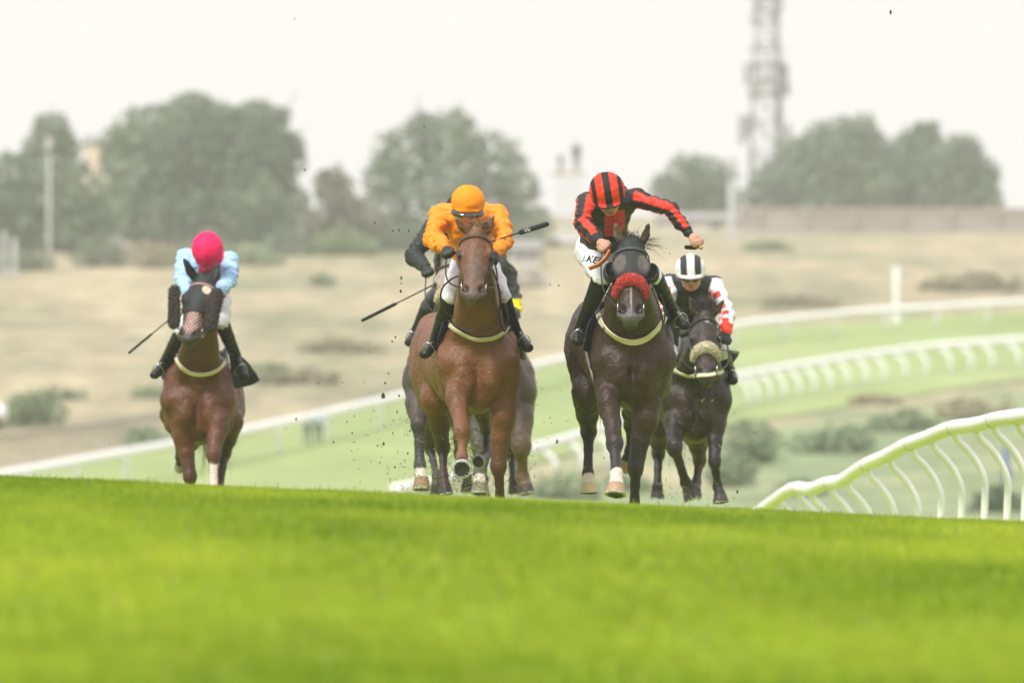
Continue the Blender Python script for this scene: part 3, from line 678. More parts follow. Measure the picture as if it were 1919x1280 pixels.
H6 = dict(seed=6, D=66.0, label='brown horse almost hidden behind the right shoulder of the chestnut horse', coat=(.14, .085, .055), dark=(.03, .022, .018), vox=.012,
    chest=(938, 725), chw=60, rump=(930, 725, 1.4), rw=60, poll=(925, 520, -.7), muzzle=(920, 640, -1.0), hw=30, neck=.9, nw=.9,
    ears=[(905, 500, -.7), (935, 500, -.7)],
    legs=[dict(k='f', j=[(976, 775, -.1, 24), (977, 835, -.3, 19), (979, 895, -.2, 14), (984, 909, -.23, 14), (987, 928, -.24, 17)], tint=(.11, .068, .04)),
          dict(k='f', j=[(905, 790, -.1, 20), (905, 860, -.3, 13), (905, 900, -.2, 10), (905, 915, -.2, 11), (905, 935, -.2, 15)]),
          dict(k='h', j=[(960, 800, 1.1, 25), (958, 850, 1.4, 12), (962, 900, 1.2, 9), (963, 912, 1.2, 11), (964, 928, 1.2, 13)], **{'from': 0}),
          dict(k='h', j=[(900, 800, 1.1, 22), (900, 850, 1.4, 12), (902, 900, 1.2, 9), (902, 912, 1.2, 11), (902, 928, 1.2, 13)], **{'from': 0})])
def orig_faces(ctx):
    me = [c for c in ctx['root'].children if c.name.startswith('body')][0].data
    a = np.zeros(len(me.loops), np.int32); me.loops.foreach_get('vertex_index', a); return a.reshape(-1, 4)
h3, h2, h1, h4, h5, h6 = [horse(s) for s in (H3, H2, H1, H4, H5, H6)]
for c in (h3, h1): c['Fc'] = orig_faces(c)
# H3: hood, blinkers, red fleece, breast strap
hood(h3, .62, False, [(.31, -.58, .30, .55, (.10, .085, .075), .2), (.31, .60, .30, .55, (.10, .085, .075), .2)])
for s in (-1, 1):
    Q, hh, W, A, Nn = h3['Q'], h3['h'], h3['W'], h3['A'], h3['N']
    c = Q(.40, s * 1.02, -.36); f = Field(c - .14, c + .14, .005)
    f.ell(c, np.array([.40, .58, .42]) * hh, (W, A, Nn), .002); f.ell(c - W * s * .16 * hh + Nn * .30 * hh, np.array([.42, .52, .45]) * hh, (W, A, Nn), .004, 'sub')
    v, q = f.mesh(); mesh_obj('blinker_cup', v, q, M_cup, h3['root'])
bridle(h3, True, mat('hood seam', (.05, .055, .065), rough=.6))
fleece_noseband(h3, M_redfleece, .56, .72, .16, .265 * h3['h'])
BREAST = {'h3': ([(1121, 583), (1128, 602), (1145, 622), (1165, 635), (1185, 641), (1207, 636), (1228, 618), (1243, 598), (1249, 582)], .046),
          'h2': ([(838, 603), (848, 612), (868, 624), (892, 634), (915, 634), (935, 627), (950, 614), (955, 603)], .034),
          'h1': ([(329, 666), (338, 683), (352, 696), (372, 701), (395, 698), (412, 688), (425, 672)], .036),
          'h4': ([(1258, 684), (1268, 694), (1284, 701), (1300, 704), (1330, 704), (1352, 696)], .032)}
for nme, cx in (('h3', h3), ('h2', h2), ('h1', h1), ('h4', h4)):
    strap(cx, 'breast_strap', BREAST[nme][0], BREAST[nme][1], M_strap, .012, .007)
bridle(h2, True, M_brownleather); bridle(h1, True, mat('pale browband', (.35, .2, .2), rough=.6)); bridle(h4, True, M_leather); bridle(h5, True, M_leather); bridle(h6, None)
fleece_noseband(h4, M_creamfleece, .60, .68, .08, .31 * h4['h'])
fleece_noseband(h5, M_creamfleece, .55, .68, .06, .28 * h5['h'])
hood(h1, .60, True, [(.22, .42, .26, .30, (.60, .48, .38), .12), (.36, .72, .25, .42, (.07, .035, .025), .2)])
# brown sheepskin cheekpieces on H1
for (x0, y0, x1, y1, dy, r) in ((327, 545, 326, 606, -.86, 9.5), (406, 553, 394, 610, -.98, 11.5)):
    P, S = h1['P'], h1['S']; a = P(x0, y0, dy); b = P(x1, y1, dy - .14); r = r * S; f = Field(np.minimum(a, b) - .1, np.maximum(a, b) + .1, .007)
    f.cone(a, b, r, r, .01, nrm((1, -.4, 0)), 1.0, 1.0)
    V, Fq = f.mesh(); nn = vnormals(V, Fq); V = V + nn * (.005 * wnoise(V, 150, 4))[:, None]; o = mesh_obj('sheepskin_cheekpiece', V, Fq, M_brownfleece, h1['root']); fuzz(o, V, nn, M_brownfleece, h1['root'], .016, 2600, 'sheepskin_cheekpiece')
# nose net on H1
b = MB(); Q = h1['Q']; A1, N1, W1 = h1['A'], h1['N'], h1['W']
for k in range(-6, 7):
    for sg in (-1, 1):
        P3 = []
        for u in np.linspace(.56, .95, 18):
            w = k * .21 + sg * (u - .8) * 3.0
            if abs(w) > .62: continue
            loc, nn, _, _ = h1['bvh'].find_nearest(Vector(Q(u, w, .05 - .5 * w * w))); P3.append(np.array(loc) + np.array(nn) * .004)
        if len(P3) > 2: b.tube(P3, .0021, 4)
b.build('nose_net', M_leather, h1['root'], True)
saddle(h3, [([(1116, 588, .2), (1106, 600, .0), (1098, 635, 0), (1094, 655, .2), (1106, 662, .3), (1118, 655, .2), (1120, 620, .2)], .0, .45),
            ([(1244, 556, .1), (1262, 560, .2), (1270, 590, .3), (1275, 616, .5), (1268, 650, .6), (1255, 610, .2), (1248, 585, 0)], .05, .5)])
saddle(h2, [([(846, 590, .1), (834, 598, 0), (824, 630, 0), (820, 668, .3), (828, 684, .4), (836, 650, .3), (846, 612, .2)], -.05, .4),
            ([(946, 585, .1), (958, 590, .2), (972, 610, .3), (983, 630, .5), (976, 662, .6), (966, 650, .3), (955, 615, 0)], .0, .45)])
saddle(h1, [([(332, 640, .1), (322, 650, .2), (314, 668, .3), (300, 690, .6), (303, 712, .6), (318, 690, .3), (330, 660, .1)], .05, .5),
            ([(426, 640, .0), (440, 655, .2), (470, 685, .6), (487, 713, .8), (470, 722, .8), (438, 728, .5), (434, 690, .2), (430, 660, 0)], .05, .5)])
saddle(h4, [([(1352, 660, .1), (1366, 655, .2), (1384, 660, .5), (1380, 672, .5), (1368, 690, .4), (1368, 712, .5), (1358, 700, .2), (1352, 680, 0)], .0, .4),
            ([(1262, 640, .1), (1252, 650, .2), (1246, 680, .3), (1254, 700, .3), (1260, 670, 0)], .05, .4)])
saddle(h5, [([(795, 620, .1), (786, 640, .2), (778, 670, .3), (786, 690, .4), (794, 650, 0)], .0, .4)]); saddle(h6, [])
# white number patch on H1's cloth
P = h1['P']; cloth(h1['root'], [P(x, y, d) for (x, y, d) in ((457, 682, .30), (466, 686, .34), (475, 710, .40), (464, 714, .38))], 'number_patch', mat('white patch', (.7, .7, .7), rough=.7), .004, .002)
# striped girth on H3, keepers on its breast strap
strap(h3, 'girth', [(1100, 652), (1104, 672), (1110, 694), (1114, 710)], .05, mat('striped girth', (.22, .20, .22), rough=.8, noise=.5, nscale=8, nstretch=(30, 1, 1)), .012)
for (x, y) in ((1136, 616), (1236, 610)):
    p, n_ = surf(h3, x, y, .02)
    if p is not None:
        b = MB(); b.ribbon([p + np.array([-.008, -.004, -.030]), p, p + np.array([.008, .004, .030])], [n_] * 3, .010, .005); b.build('strap_keeper', M_leather, h3['root'])
# ------------------------------------------------------------------ riders
SKIN = (.50, .27, .19)
M_skin = mat('skin', vcol=True, rough=.5, noise=.08, nscale=60, spec=.35)
M_silk = mat('racing silks', vcol=True, rough=.55, noise=.10, nscale=25, bump=.35, bscale=30, spec=.35, sheen=.05)
M_boot = mat('polished black boot', (.008, .008, .009), rough=.22, spec=.6, bump=.3, bscale=30)
M_bootv = mat('riding boot leather', vcol=True, rough=.36, spec=.22, bump=.35, bscale=28)
M_lens = mat('goggle lens', (.006, .006, .008), rough=.06, spec=.8, coat=.5)
M_rub = mat('black rubber', (.012, .012, .013), rough=.5)
M_cap = mat('cap fabric', vcol=True, rough=.65, noise=.06, nscale=60, bump=.25, bscale=45, spec=.3)
M_white = mat('white gloss', (.75, .75, .73), rough=.4)

def hand(f, w, d, G, s, k=.006):
    """fist closed round axis G: palm, four unequal bent fingers, thumb on the side"""
    d = nrm(d); G = nrm(G - d * (np.array(G) @ d)); B = np.cross(d, G); B = B if (B[2] > 0) else -B
    p = w + d * s * .5
    f.cone(w - d * s * .1, p, s * .30, s * .36, k, G, 1.0, 1.25)
    f.ell(p + d * s * .12, (s * .46, s * .5, s * .26), (G, d, B), k)
    for i, (o, L) in enumerate(((-.42, .82), (-.14, 1.0), (.14, .95), (.40, .74))):
        a = p + d * s * (.48 - abs(o) * .12) + G * o * s + B * s * .12; b = a + d * s * .26 * L - B * s * .18; c = b - B * s * .34 * L - d * s * .10; e = c - d * s * .30 * L + B * s * .02
        f.cone(a, b, s * .15, s * .135, k * .6); f.cone(b, c, s * .135, s * .125, k * .4); f.cone(c, e, s * .125, s * .11, k * .4)
    t0 = p - d * s * .1 - G * s * .42; t1 = t0 + d * s * .38 - G * s * .12 - B * s * .18; t2 = t1 + d * s * .26 + G * s * .16 - B * s * .14
    f.cone(t0, t1, s * .16, s * .14, k); f.cone(t1, t2, s * .14, s * .11, k * .5)
    return p

def rider(sp):
    D = sp['D']; P = lambda x, y, dy=0.0: px(x, y, D + dy); S = D / F
    hc = P(*sp['head'][:3]); r = sp['head'][3] * S
    pt = math.radians(sp['pitch']); ro = math.radians(sp.get('roll', 0)); yw = math.radians(sp.get('yaw', 0))
    U = np.array([0, -math.sin(pt), math.cos(pt)]); Fw = np.array([0, -math.cos(pt), -math.sin(pt)]); X = np.array([1.0, 0, 0])
    def ry(v): return np.array([v[0] * math.cos(ro) + v[2] * math.sin(ro), v[1], -v[0] * math.sin(ro) + v[2] * math.cos(ro)])
    def rz(v): return np.array([v[0] * math.cos(yw) - v[1] * math.sin(yw), v[0] * math.sin(yw) + v[1] * math.cos(yw), v[2]])
    U, Fw, X = [rz(ry(v)) for v in (U, Fw, X)]
    H = lambda x, fw, u: hc + X * x * r + Fw * fw * r + U * u * r
    arms = [[(P(*j[:3]), j[3] * S) for j in sp[a]] for a in ('la', 'ra')]      # shoulder, elbow, wrist
    legs = [[(P(*j[:3]), j[3] * S) for j in sp[a]] for a in ('ll', 'rl')]      # hip, knee, ankle, toe
    chest = P(*sp['chest']); pel = P(*sp['pelvis']); sw = np.linalg.norm(arms[0][0][0] - arms[1][0][0]) / 2
    nb = (arms[0][0][0] + arms[1][0][0]) / 2 * .6 + hc * .4 - np.array([0, -.04, .03])
    root = thing('person', sp['label'], 'jockey', pel + np.array([0, 0, -.1]), 'jockeys riding in the race')
    allp = [hc] + [p for a in arms + legs for p, _ in a] + [pel, chest]
    lo = np.min(allp, 0) - .2; hi = np.max(allp, 0) + .2
    # continuous body
    f = Field(lo, hi, .0075)
    f.ell(H(0, 0, -.05), np.array([.70, .84, .80]) * r, (X, Fw, U), .02)
    f.ell(H(0, .30, -.60), np.array([.57, .48, .62]) * r, (X, Fw, U), .02)
    f.ell(H(0, .56, -1.10), np.array([.26, .20, .17]) * r, (X, Fw, U), .02)
    for s in (-1, 1):
        f.cone(H(s * .44, .2, -.78), H(s * .14, .54, -1.08), .15 * r, .14 * r, .02)
        f.ell(H(s * .28, .60, -.66), np.array([.2, .18, .16]) * r, (X, Fw, U), .015)
        f.ell(H(s * .22, .74, -.36), np.array([.18, .1, .08]) * r, (X, Fw, U), .01)
        f.ell(H(s * .62, .0, -.52), np.array([.07, .13, .2]) * r, (X, Fw, U), .006)
        f.ell(H(s * .24, .86, -.49), np.array([.13, .12, .08]) * r, (X, Fw, U), .006, 'sub')
    f.cone(H(0, .78, -.42), H(0, .93, -.70), .06 * r, .10 * r, .008); f.ell(H(0, .84, -.73), np.array([.15, .09, .07]) * r, (X, Fw, U), .006)
    f.ell(H(0, .76, -.90), np.array([.19, .09, .045]) * r, (X, Fw, U), .006); f.ell(H(0, .74, -.98), np.array([.16, .09, .045]) * r, (X, Fw, U), .006)
    f.cone(H(0, .80, -.94) - X * .13 * r, H(0, .80, -.94) + X * .13 * r, .012 * r + .002, .012 * r + .002, .003, op='sub')
    f.cone(H(0, -.12, -.62), nb, .058, .065, .03)
    f.cone(nb, chest, .07, sw * .62, .05); f.cone(chest, pel, sw * .60, .11, .06)
    for a in arms:
        (s0, r0), (e0, r1), (w0, r2) = a
        f.cone(chest * .5 + nb * .5, s0, .06, .05, .04); f.cone(s0, e0, min(.048, r0 * .65), min(.036, r1 * .6), .02); f.cone(e0, w0, min(.036, r1 * .6), min(.025, r2 * .75), .015)
    for a in legs:
        (h0, r0), (k0, r1), (a0, r2), (t0, r3) = a
        f.cone(pel, h0, .10, .085, .04); f.cone(h0, k0, .085, .052, .03); f.cone(k0, a0, .050, .030, .02); f.cone(a0, t0, .030, .028, .015)
    hp = []
    for a, gx in zip(arms, sp.get('grip', ((1, -.3, .25), (1, .3, -.25)))):
        d = nrm(nrm(a[2][0] - a[1][0]) + np.array(sp.get('hdir', (0, -.3, -.2)))); hp.append((hand(f, a[2][0] + d * .02, d, np.array(gx, float), .082), d))
    V, Fc = f.mesh(); c = np.ones((len(V), 3)) * np.array(SKIN); c *= 1 + .06 * wnoise(V, 40, 1)[:, None]
    c = paint(V, c, [(H(0, .80, -.94), np.array([.2, .2, .09]) * r, (.38, .13, .10), .3)])
    if sp.get('glove') is not None:
        for (p, d), a in zip(hp, arms): c = paint(V, c, [(p + d * .02, .085, sp['glove'], .05)])
    if sp.get('gaiter') is not None:
        m = ((V - H(0, 0, -.64)) @ U < 0) & (np.linalg.norm(V - H(0, .3, -.8), axis=1) < 1.2 * r); c[m] = sp['gaiter']
    mesh_obj('body', V, Fc, M_skin, root, cols=c)
    # silks
    f = Field(lo, hi, .0075)
    f.cone(nb + np.array([0, .01, -.01]), chest, .085, sw * .74, .05); f.cone(chest, chest * .45 + pel * .55, sw * .74, .15, .07); f.cone(chest * .45 + pel * .55, pel + np.array([0, -.02, .05]), .15, .125, .05)
    f.ell(chest + np.array([0, .08, .05]), (sw * .85, .16, .13), None, .06)
    for a in arms:
        (s0, r0), (e0, r1), (w0, r2) = a
        m1 = s0 * .5 + e0 * .5; m2 = e0 * .5 + w0 * .5
        f.cone(chest * .4 + nb * .6, s0, .085, r0, .06); f.cone(s0, m1, r0, (r0 + r1) * .52, .03); f.cone(m1, e0, (r0 + r1) * .52, r1, .015)
        f.cone(e0, m2, r1, (r1 + r2) * .55, .015); f.cone(m2, w0, (r1 + r2) * .55, r2, .012); f.cone(w0, w0 + nrm(w0 - e0) * .012, r2 * .92, r2 * .85, .004)
    V, Fc = f.mesh(); nn = vnormals(V, Fc)
    arm_i = np.zeros(len(V), int); par = np.zeros(len(V)); best = np.full(len(V), 9.); ang = np.zeros(len(V))
    for ai, a in enumerate(arms):
        for i in range(2):
            p0, p1 = a[i][0], a[i + 1][0]; ba = p1 - p0; t = ((V - p0) @ ba) / (ba @ ba); tc_ = np.clip(t, 0, 1.15 if i else 1)
            q = V - p0 - tc_[:, None] * ba; d = np.linalg.norm(q, axis=1) - (a[i][1] + (a[i + 1][1] - a[i][1]) * tc_)
            if i == 0: d = d + np.where(t < 0.0, .03, 0)
            m = d < best; u = nrm(np.cross(ba, [0, 1, 0])); v = nrm(np.cross(ba, u))
            an = np.arctan2(q @ v, q @ u)
            best[m] = d[m]; arm_i[m] = ai + 1; par[m] = (i + tc_)[m]; ang[m] = an[m]
    onarm = best < .012; arm_i[~onarm] = 0
    Vf = V * np.array([.6, 1.0, 1.9]); fold = .015 * np.abs(wnoise(Vf, 15, sp['seed'])) + .007 * np.abs(wnoise(Vf, 34, sp['seed'] + 1)) - .007
    fold += np.where(onarm, .006 * np.sin(par * 24 + 2.5 * np.sin(ang * 1.5 + par * 3)) * np.clip(1.3 - abs(par - 1) * 1.2, .15, 1), 0)
    c = sp['silk'](V, P, arm_i, par, ang, chest, S)
    V = V + nn * fold[:, None]
    mesh_obj('silks', V, Fc, M_silk, root, cols=c)
    # breeches
    f = Field(lo, hi, .0085); f.ell(pel + np.array([0, 0, -.02]), (.15, .14, .13), None, .04)
    for a in legs:
        (h0, r0), (k0, r1), (a0, r2), (t0, r3) = a; m = h0 * .5 + k0 * .5
        f.cone(pel, h0, .13, r0, .05); f.cone(h0, m, r0, r0 * .55 + r1 * .5, .03); f.cone(m, k0, r0 * .55 + r1 * .5, r1, .02); f.cone(k0, k0 * .7 + a0 * .3, r1 * .96, r1 * .8, .01)
    V, Fc = f.mesh(); nn = vnormals(V, Fc); V = V + nn * (.007 * np.abs(wnoise(V, 26, 4)) + .004 * np.abs(wnoise(V, 60, 6)) - .003)[:, None]
    bc = np.ones((len(V), 3)) * np.array(sp['breech']); mesh_obj('breeches', V, Fc, M_silk, root, cols=bc)
    bre = BVHTree.FromPolygons([tuple(p) for p in V], [tuple(int(i) for i in q) for q in Fc])
    # boots
    for a in legs:
        (h0, r0), (k0, r1), (a0, r2), (t0, r3) = a; m = k0 * .55 + a0 * .45
        f = Field(np.min([k0, a0, t0], 0) - .13, np.max([k0, a0, t0], 0) + .13, .007)
        f.cone(k0 * .96 + a0 * .04, m, r1 * 1.07, r1 * .55 + r2 * .5, .01); f.cone(m, a0, r1 * .55 + r2 * .5, r2 * 1.1, .01)
        he = a0 + nrm(a0 - t0) * .04 + np.array([0, 0, -.02]); f.cone(he, a0, .03, .034, .015); f.cone(a0 + np.array([0, 0, -.012]), t0, .038, .033, .02, nrm(np.cross(t0 - a0, [0, 0, 1])), 1.0, 1.25)
        V, Fc = f.mesh(); c = np.ones((len(V), 3)) * np.array(sp.get('bootc', (.010, .010, .011)))
        b = mesh_obj('boot', V, Fc, M_bootv, root, cols=c)
        # stirrup iron
        ax = nrm(t0 - a0); mid = a0 * .35 + t0 * .65 + np.array([0, 0, -.01]); wv = nrm(np.cross(ax, [0, 0, 1])); up = nrm(np.cross(wv, ax)); up = up if up[2] > 0 else -up
        mb = MB(); mb.tube([mid + wv * x * .046 + up * z for x, z in ((-1, -.035), (1, -.035), (1.0, .02), (.55, .055), (0, .07), (-.55, .055), (-1.0, .02), (-1, -.035))], .0038, 6)
        mb.build('stirrup_iron', M_metal, root, True)
    # helmet with peak, goggles, chin strap
    f = Field(hc - 1.7 * r, hc + 1.7 * r, .005)
    f.ell(H(0, -.05, .0), np.array([1.0, 1.14, .98]) * r, (X, Fw, U), .004); f.clip(H(0, 0, -.36), -U + Fw * -.08)
    pk = sp.get('peak', 1.0); f.ell(H(0, .90 - .2 * (1 - pk), -.27), np.array([.66, .44 * pk, .055]) * r, (X, Fw * .97 - U * .24, U), .03)
    f.ell(H(0, -.05, .99), np.array([.10, .10, .04]) * r, (X, Fw, U), .008)
    f.ell(H(0, 0, -.38), np.array([.72, .86, .5]) * r, (X, Fw, U), .01, 'sub')
    V, Fc = f.mesh(); q = V - hc; u = np.stack([q @ X, q @ Fw, q @ U], 1) / r
    c = sp['cap'](u); nn = vnormals(V, Fc); V = V + nn * (.0022 * wnoise(V, 40, 3) + .0012 * wnoise(V, 90, 2))[:, None]
    mesh_obj('helmet', V, Fc, M_cap, root, cols=c)
    gu = sp.get('gogu', -.46)
    f = Field(hc - 1.6 * r, hc + 1.6 * r, .005)
    gs = sp.get('gogs', 1.0)
    for s in (-1, 1): f.ell(H(s * .27 * gs, .68 + .12 * (gs - 1), gu), np.array([.36 * gs, .32 * gs, .20 * gs]) * r, (nrm(X - Fw * s * .4), nrm(Fw + X * s * .4), U), .02)
    if sp.get('band'):
        f.ell(H(0, .40, gu), np.array([1.02, .90, .33]) * r, (X, Fw, U), .01); f.ell(H(0, .2, gu + .25), np.array([.93, .80, .3]) * r, (X, Fw, U), .01, 'sub'); f.ell(H(0, 1.2, gu - .22), np.array([.17, .5, .17]) * r, (X, Fw, U), .01, 'sub')
    f.ell(H(0, .86, gu - .16), np.array([.12, .2, .14]) * r, (X, Fw, U), .01, 'sub')
    V, Fc = f.mesh(); g = mesh_obj('goggles', V, Fc, M_lens, root)
    mb = MB(); pts = [H(math.sin(a) * .86, math.cos(a) * .98 - .08, gu + .02 + .12 * math.cos(a) * -1 + .1) for a in np.linspace(.55, 2 * math.pi - .55, 26)]
    mb.ribbon(pts, [nrm(p - hc) for p in pts], .022, .006); mb.build('goggle_strap', M_rub, root)
    mb = MB(); mb.tube([H(-.62, .12, -.40), H(-.50, .3, -.9), H(-.2, .46, -1.22), H(0, .52, -1.27), H(.2, .46, -1.22), H(.50, .3, -.9), H(.62, .12, -.40)], .007, 6); mb.build('chin_strap', sp.get('strapm', M_rub), root, True)
    return dict(root=root, hands=[h[0] for h in hp], hd=[h[1] for h in hp], bre=bre, P=P, S=S, H=H, legs=legs)

OR = (.86, .26, .003); BL = (.010, .010, .011); RED = (.72, .035, .012); WH = (.74, .74, .76)
def plain(col, var=.05):
    def g(V, P, ai, par, ang, ch, S): return np.ones((len(V), 3)) * np.array(col) * (1 + var * wnoise(V, 30, 2)[:, None])
    return g
def silk3(V, P, ai, par, ang, ch, S):
    c = np.ones((len(V), 3)) * np.array(BL); st = (np.floor((ang + math.pi + .35) / (2 * math.pi) * 6) % 2 == 0) & (ai > 0) & (par < 1.86) & (par > .04)
    c[st] = RED; x0 = P(1152, 430)[0]; m = (ai == 0) & (np.abs(V[:, 0] - x0) < 19 * S) & (V[:, 1] < ch[1] + .05) & (V[:, 2] < P(0, 395)[2]); c[m] = (.55, .02, .025)
    return c
def silk4(V, P, ai, par, ang, ch, S):
    c = np.ones((len(V), 3)) * np.array(WH); c[ai == 0] = BL
    d = (np.floor(par * 5.2) + np.floor((ang + 3.14) / 1.1)) % 2 == 0; m = (ai > 0) & d & (np.floor((ang + 3.14) / 1.1) % 3 != 0) & (par > .25); c[m] = RED; c[(ai > 0) & (par > 1.72)] = RED
    return c
def silk1(V, P, ai, par, ang, ch, S):
    c = np.ones((len(V), 3)) * np.array((.36, .56, .85)); m = (ai == 0) & (np.abs(V[:, 0] - P(398, 500)[0]) < 24 * S); c[m] = (.62, .01, .12); return c
def silk6(V, P, ai, par, ang, ch, S):
    c = np.ones((len(V), 3)) * np.array((.035, .035, .04)); m = (ai > 0) & (par > .92) & (par < 1.32); c[m] = (.85, .68, .0); return c
def cap_plain(col, seam=True):
    def g(u): 
        c = np.ones((len(u), 3)) * np.array(col)
        return c
    return g
def cap3(u):
    x = np.abs(u[:, 0]); c = np.ones((len(u), 3)) * np.array(RED); c[(x < .20) | ((x > .62) & (x < .86))] = BL; c[(u[:, 2] < -.24)] = BL; return c
def cap4(u):
    x = np.abs(u[:, 0]); c = np.ones((len(u), 3)) * np.array(WH); c[((x > .24) & (x < .66)) & (u[:, 2] > -.12)] = (.03, .03, .032); return c

r3 = rider(dict(seed=13, D=56.0, label='jockey in black and red striped silks swinging one arm out over a hooded horse', head=(1138, 357, -.45, 33.5), pitch=36, roll=-9, yaw=0,
    chest=(1146, 392, -.10), pelvis=(1120, 466, .34), la=[(1100, 378, -.16, 18), (1092, 418, -.36, 15.5), (1121, 451, -.62, 11)], ra=[(1190, 372, -.14, 16), (1258, 393, -.30, 12.5), (1291, 436, -.36, 9.5)],
    ll=[(1108, 476, .22, 26), (1128, 522, -.14, 18), (1087, 616, .2, 10), (1082, 640, .02, 9)], rl=[(1160, 478, .22, 26), (1226, 520, -.12, 17), (1262, 584, .2, 10), (1284, 610, .0, 9)],
    silk=silk3, cap=cap3, breech=WH, grip=((1, -.3, .6), (1, .2, -.3)), hdir=(.3, -.3, -.1)))
r2 = rider(dict(seed=12, D=57.0, label='jockey in plain orange silks and cap with black goggles, crouching low', head=(877, 378, -.46, 31.5), pitch=20, roll=2, gogu=-.50, gogs=1.0, band=True, peak=.55,
    chest=(880, 420, -.10), pelvis=(888, 492, .36), la=[(826, 402, -.12, 19), (810, 447, -.36, 16), (834, 464, -.62, 11)], ra=[(932, 402, -.12, 19), (947, 450, -.36, 15), (929, 474, -.58, 11)],
    ll=[(868, 502, .2, 24), (845, 556, -.14, 17.5), (814, 643, .2, 10), (796, 664, .0, 10)], rl=[(912, 502, .2, 24), (942, 556, -.12, 15), (968, 622, .2, 9), (989, 652, .0, 10)],
    silk=plain(OR), cap=cap_plain(OR), breech=(.70, .70, .76), glove=(.02, .02, .022), gaiter=(.85, .22, .02), strapm=M_white))
r1 = rider(dict(seed=11, D=64.0, label='jockey in light blue silks and bright pink cap with the head bowed', head=(389, 468, -.50, 29.5), peak=.35, pitch=72, roll=-4,
    chest=(388, 508, -.08), pelvis=(394, 562, .38), la=[(348, 486, -.14, 17), (341, 525, -.32, 13.5), (352, 548, -.6, 10)], ra=[(430, 488, -.14, 17), (429, 524, -.34, 14), (411, 545, -.6, 10.5)],
    ll=[(376, 572, .2, 20), (340, 622, -.1, 14), (308, 680, .2, 9), (290, 703, .0, 9)], rl=[(410, 565, .2, 22), (416, 606, -.1, 14), (441, 666, .2, 10), (458, 706, .0, 9)],
    silk=silk1, cap=cap_plain((.80, .004, .11)), breech=(.62, .64, .62)))
r4 = rider(dict(seed=14, D=62.0, label='jockey in white sleeves with red patches and a black and white striped cap', head=(1294, 505, -.44, 29), pitch=14, roll=-2,
    chest=(1293, 548, -.08), pelvis=(1302, 622, .36), la=[(1252, 532, -.12, 17), (1249, 576, -.32, 14), (1276, 610, -.6, 10)], ra=[(1338, 534, -.12, 17), (1362, 588, -.32, 13.5), (1361, 622, -.5, 11)],
    ll=[(1285, 630, .2, 21), (1262, 664, -.1, 14), (1256, 700, .2, 9), (1250, 720, .0, 9)], rl=[(1322, 630, .2, 21), (1354, 662, -.1, 14), (1367, 692, .2, 9), (1373, 714, .0, 10)],
    silk=silk4, cap=cap4, breech=(.62, .62, .62), glove=(.02, .02, .022)))
r5 = rider(dict(seed=15, D=61.5, label='jockey in plain black silks, mostly behind the orange jockey, one elbow out to the left', head=(862, 390, -.40, 27), pitch=35, roll=0,
    chest=(858, 445, -.08), pelvis=(850, 530, .36), la=[(810, 430, -.12, 18), (773, 480, -.32, 14.5), (796, 500, -.56, 11)], ra=[(905, 440, -.12, 18), (940, 500, -.32, 15.5), (915, 520, -.56, 11)],
    ll=[(832, 545, .2, 21), (804, 574, -.1, 15), (779, 622, .2, 9), (768, 642, .0, 10)], rl=[(868, 545, .2, 21), (895, 590, -.1, 14), (905, 640, .2, 9), (908, 660, .0, 9)],
    silk=plain((.014, .017, .017)), cap=cap_plain((.015, .015, .016)), breech=(.05, .05, .052), glove=(.012, .012, .012)))
r6 = rider(dict(seed=16, D=66.0, label='jockey in dark grey silks with a yellow armband, behind the orange jockey on the right', head=(906, 440, -.40, 25), pitch=35, roll=0,
    chest=(920, 500, -.08), pelvis=(925, 585, .36), la=[(885, 500, -.12, 15), (875, 550, -.32, 13), (890, 580, -.56, 9)], ra=[(950, 512, -.12, 17), (965, 572, -.22, 13.5), (958, 612, -.5, 9.5)],
    ll=[(910, 595, .2, 20), (885, 640, -.1, 13), (880, 690, .2, 9), (875, 712, .0, 9)], rl=[(940, 595, .2, 20), (968, 640, -.1, 13), (979, 690, .2, 9), (992, 716, -.05, 12)],
    silk=silk6, cap=cap_plain((.03, .03, .035)), breech=(.10, .10, .11), glove=(.012, .012, .012)))

# writing on the white breeches of the striped rider
def decal(word, ctx, cx, cyy, size, rot, m, bvh, shear=0.0, name='lettering'):
    cu = bpy.data.curves.new('lettering', 'FONT'); cu.body = word; cu.size = 1.0; cu.align_x = 'CENTER'; cu.align_y = 'CENTER'; cu.shear = shear; cu.offset = .02; cu.resolution_u = 3
    o = bpy.data.objects.new('lettering', cu); C.objects.link(o); bpy.context.view_layer.update()
    me = bpy.data.meshes.new_from_object(o.evaluated_get(bpy.context.evaluated_depsgraph_get())); bpy.data.objects.remove(o)
    S, P = ctx['S'], ctx['P']; a = math.radians(rot); V = []
    for v in me.vertices:
        x, y = v.co.x * size * S, v.co.y * size * S; X = x * math.cos(a) - y * math.sin(a); Y = x * math.sin(a) + y * math.cos(a)
        p = P(cx, cyy, 0) + np.array([X, 0, Y]); d = Vector(p).normalized(); loc, nn, _, _ = bvh.ray_cast(Vector((0, 0, 0)), d)
        V.append(np.array(loc) - np.array(d) * .006 if loc is not None else p)
    return mesh_obj(name, np.array(V), [tuple(p.vertices) for p in me.polygons], m, ctx['root'], smooth=False)
decal('KEL', r3, 1113, 487, 18, -12, mat('navy lettering', (.01, .01, .02), rough=.6), r3['bre'], .25)
cu = None
tri = MB(); Pp = r3['P']
def on_b(x, y):
    d = Vector(Pp(x, y, 0)).normalized(); loc, _, _, _ = r3['bre'].ray_cast(Vector((0, 0, 0)), d); return np.array(loc) - np.array(d) * .006 if loc is not None else Pp(x, y, .1)
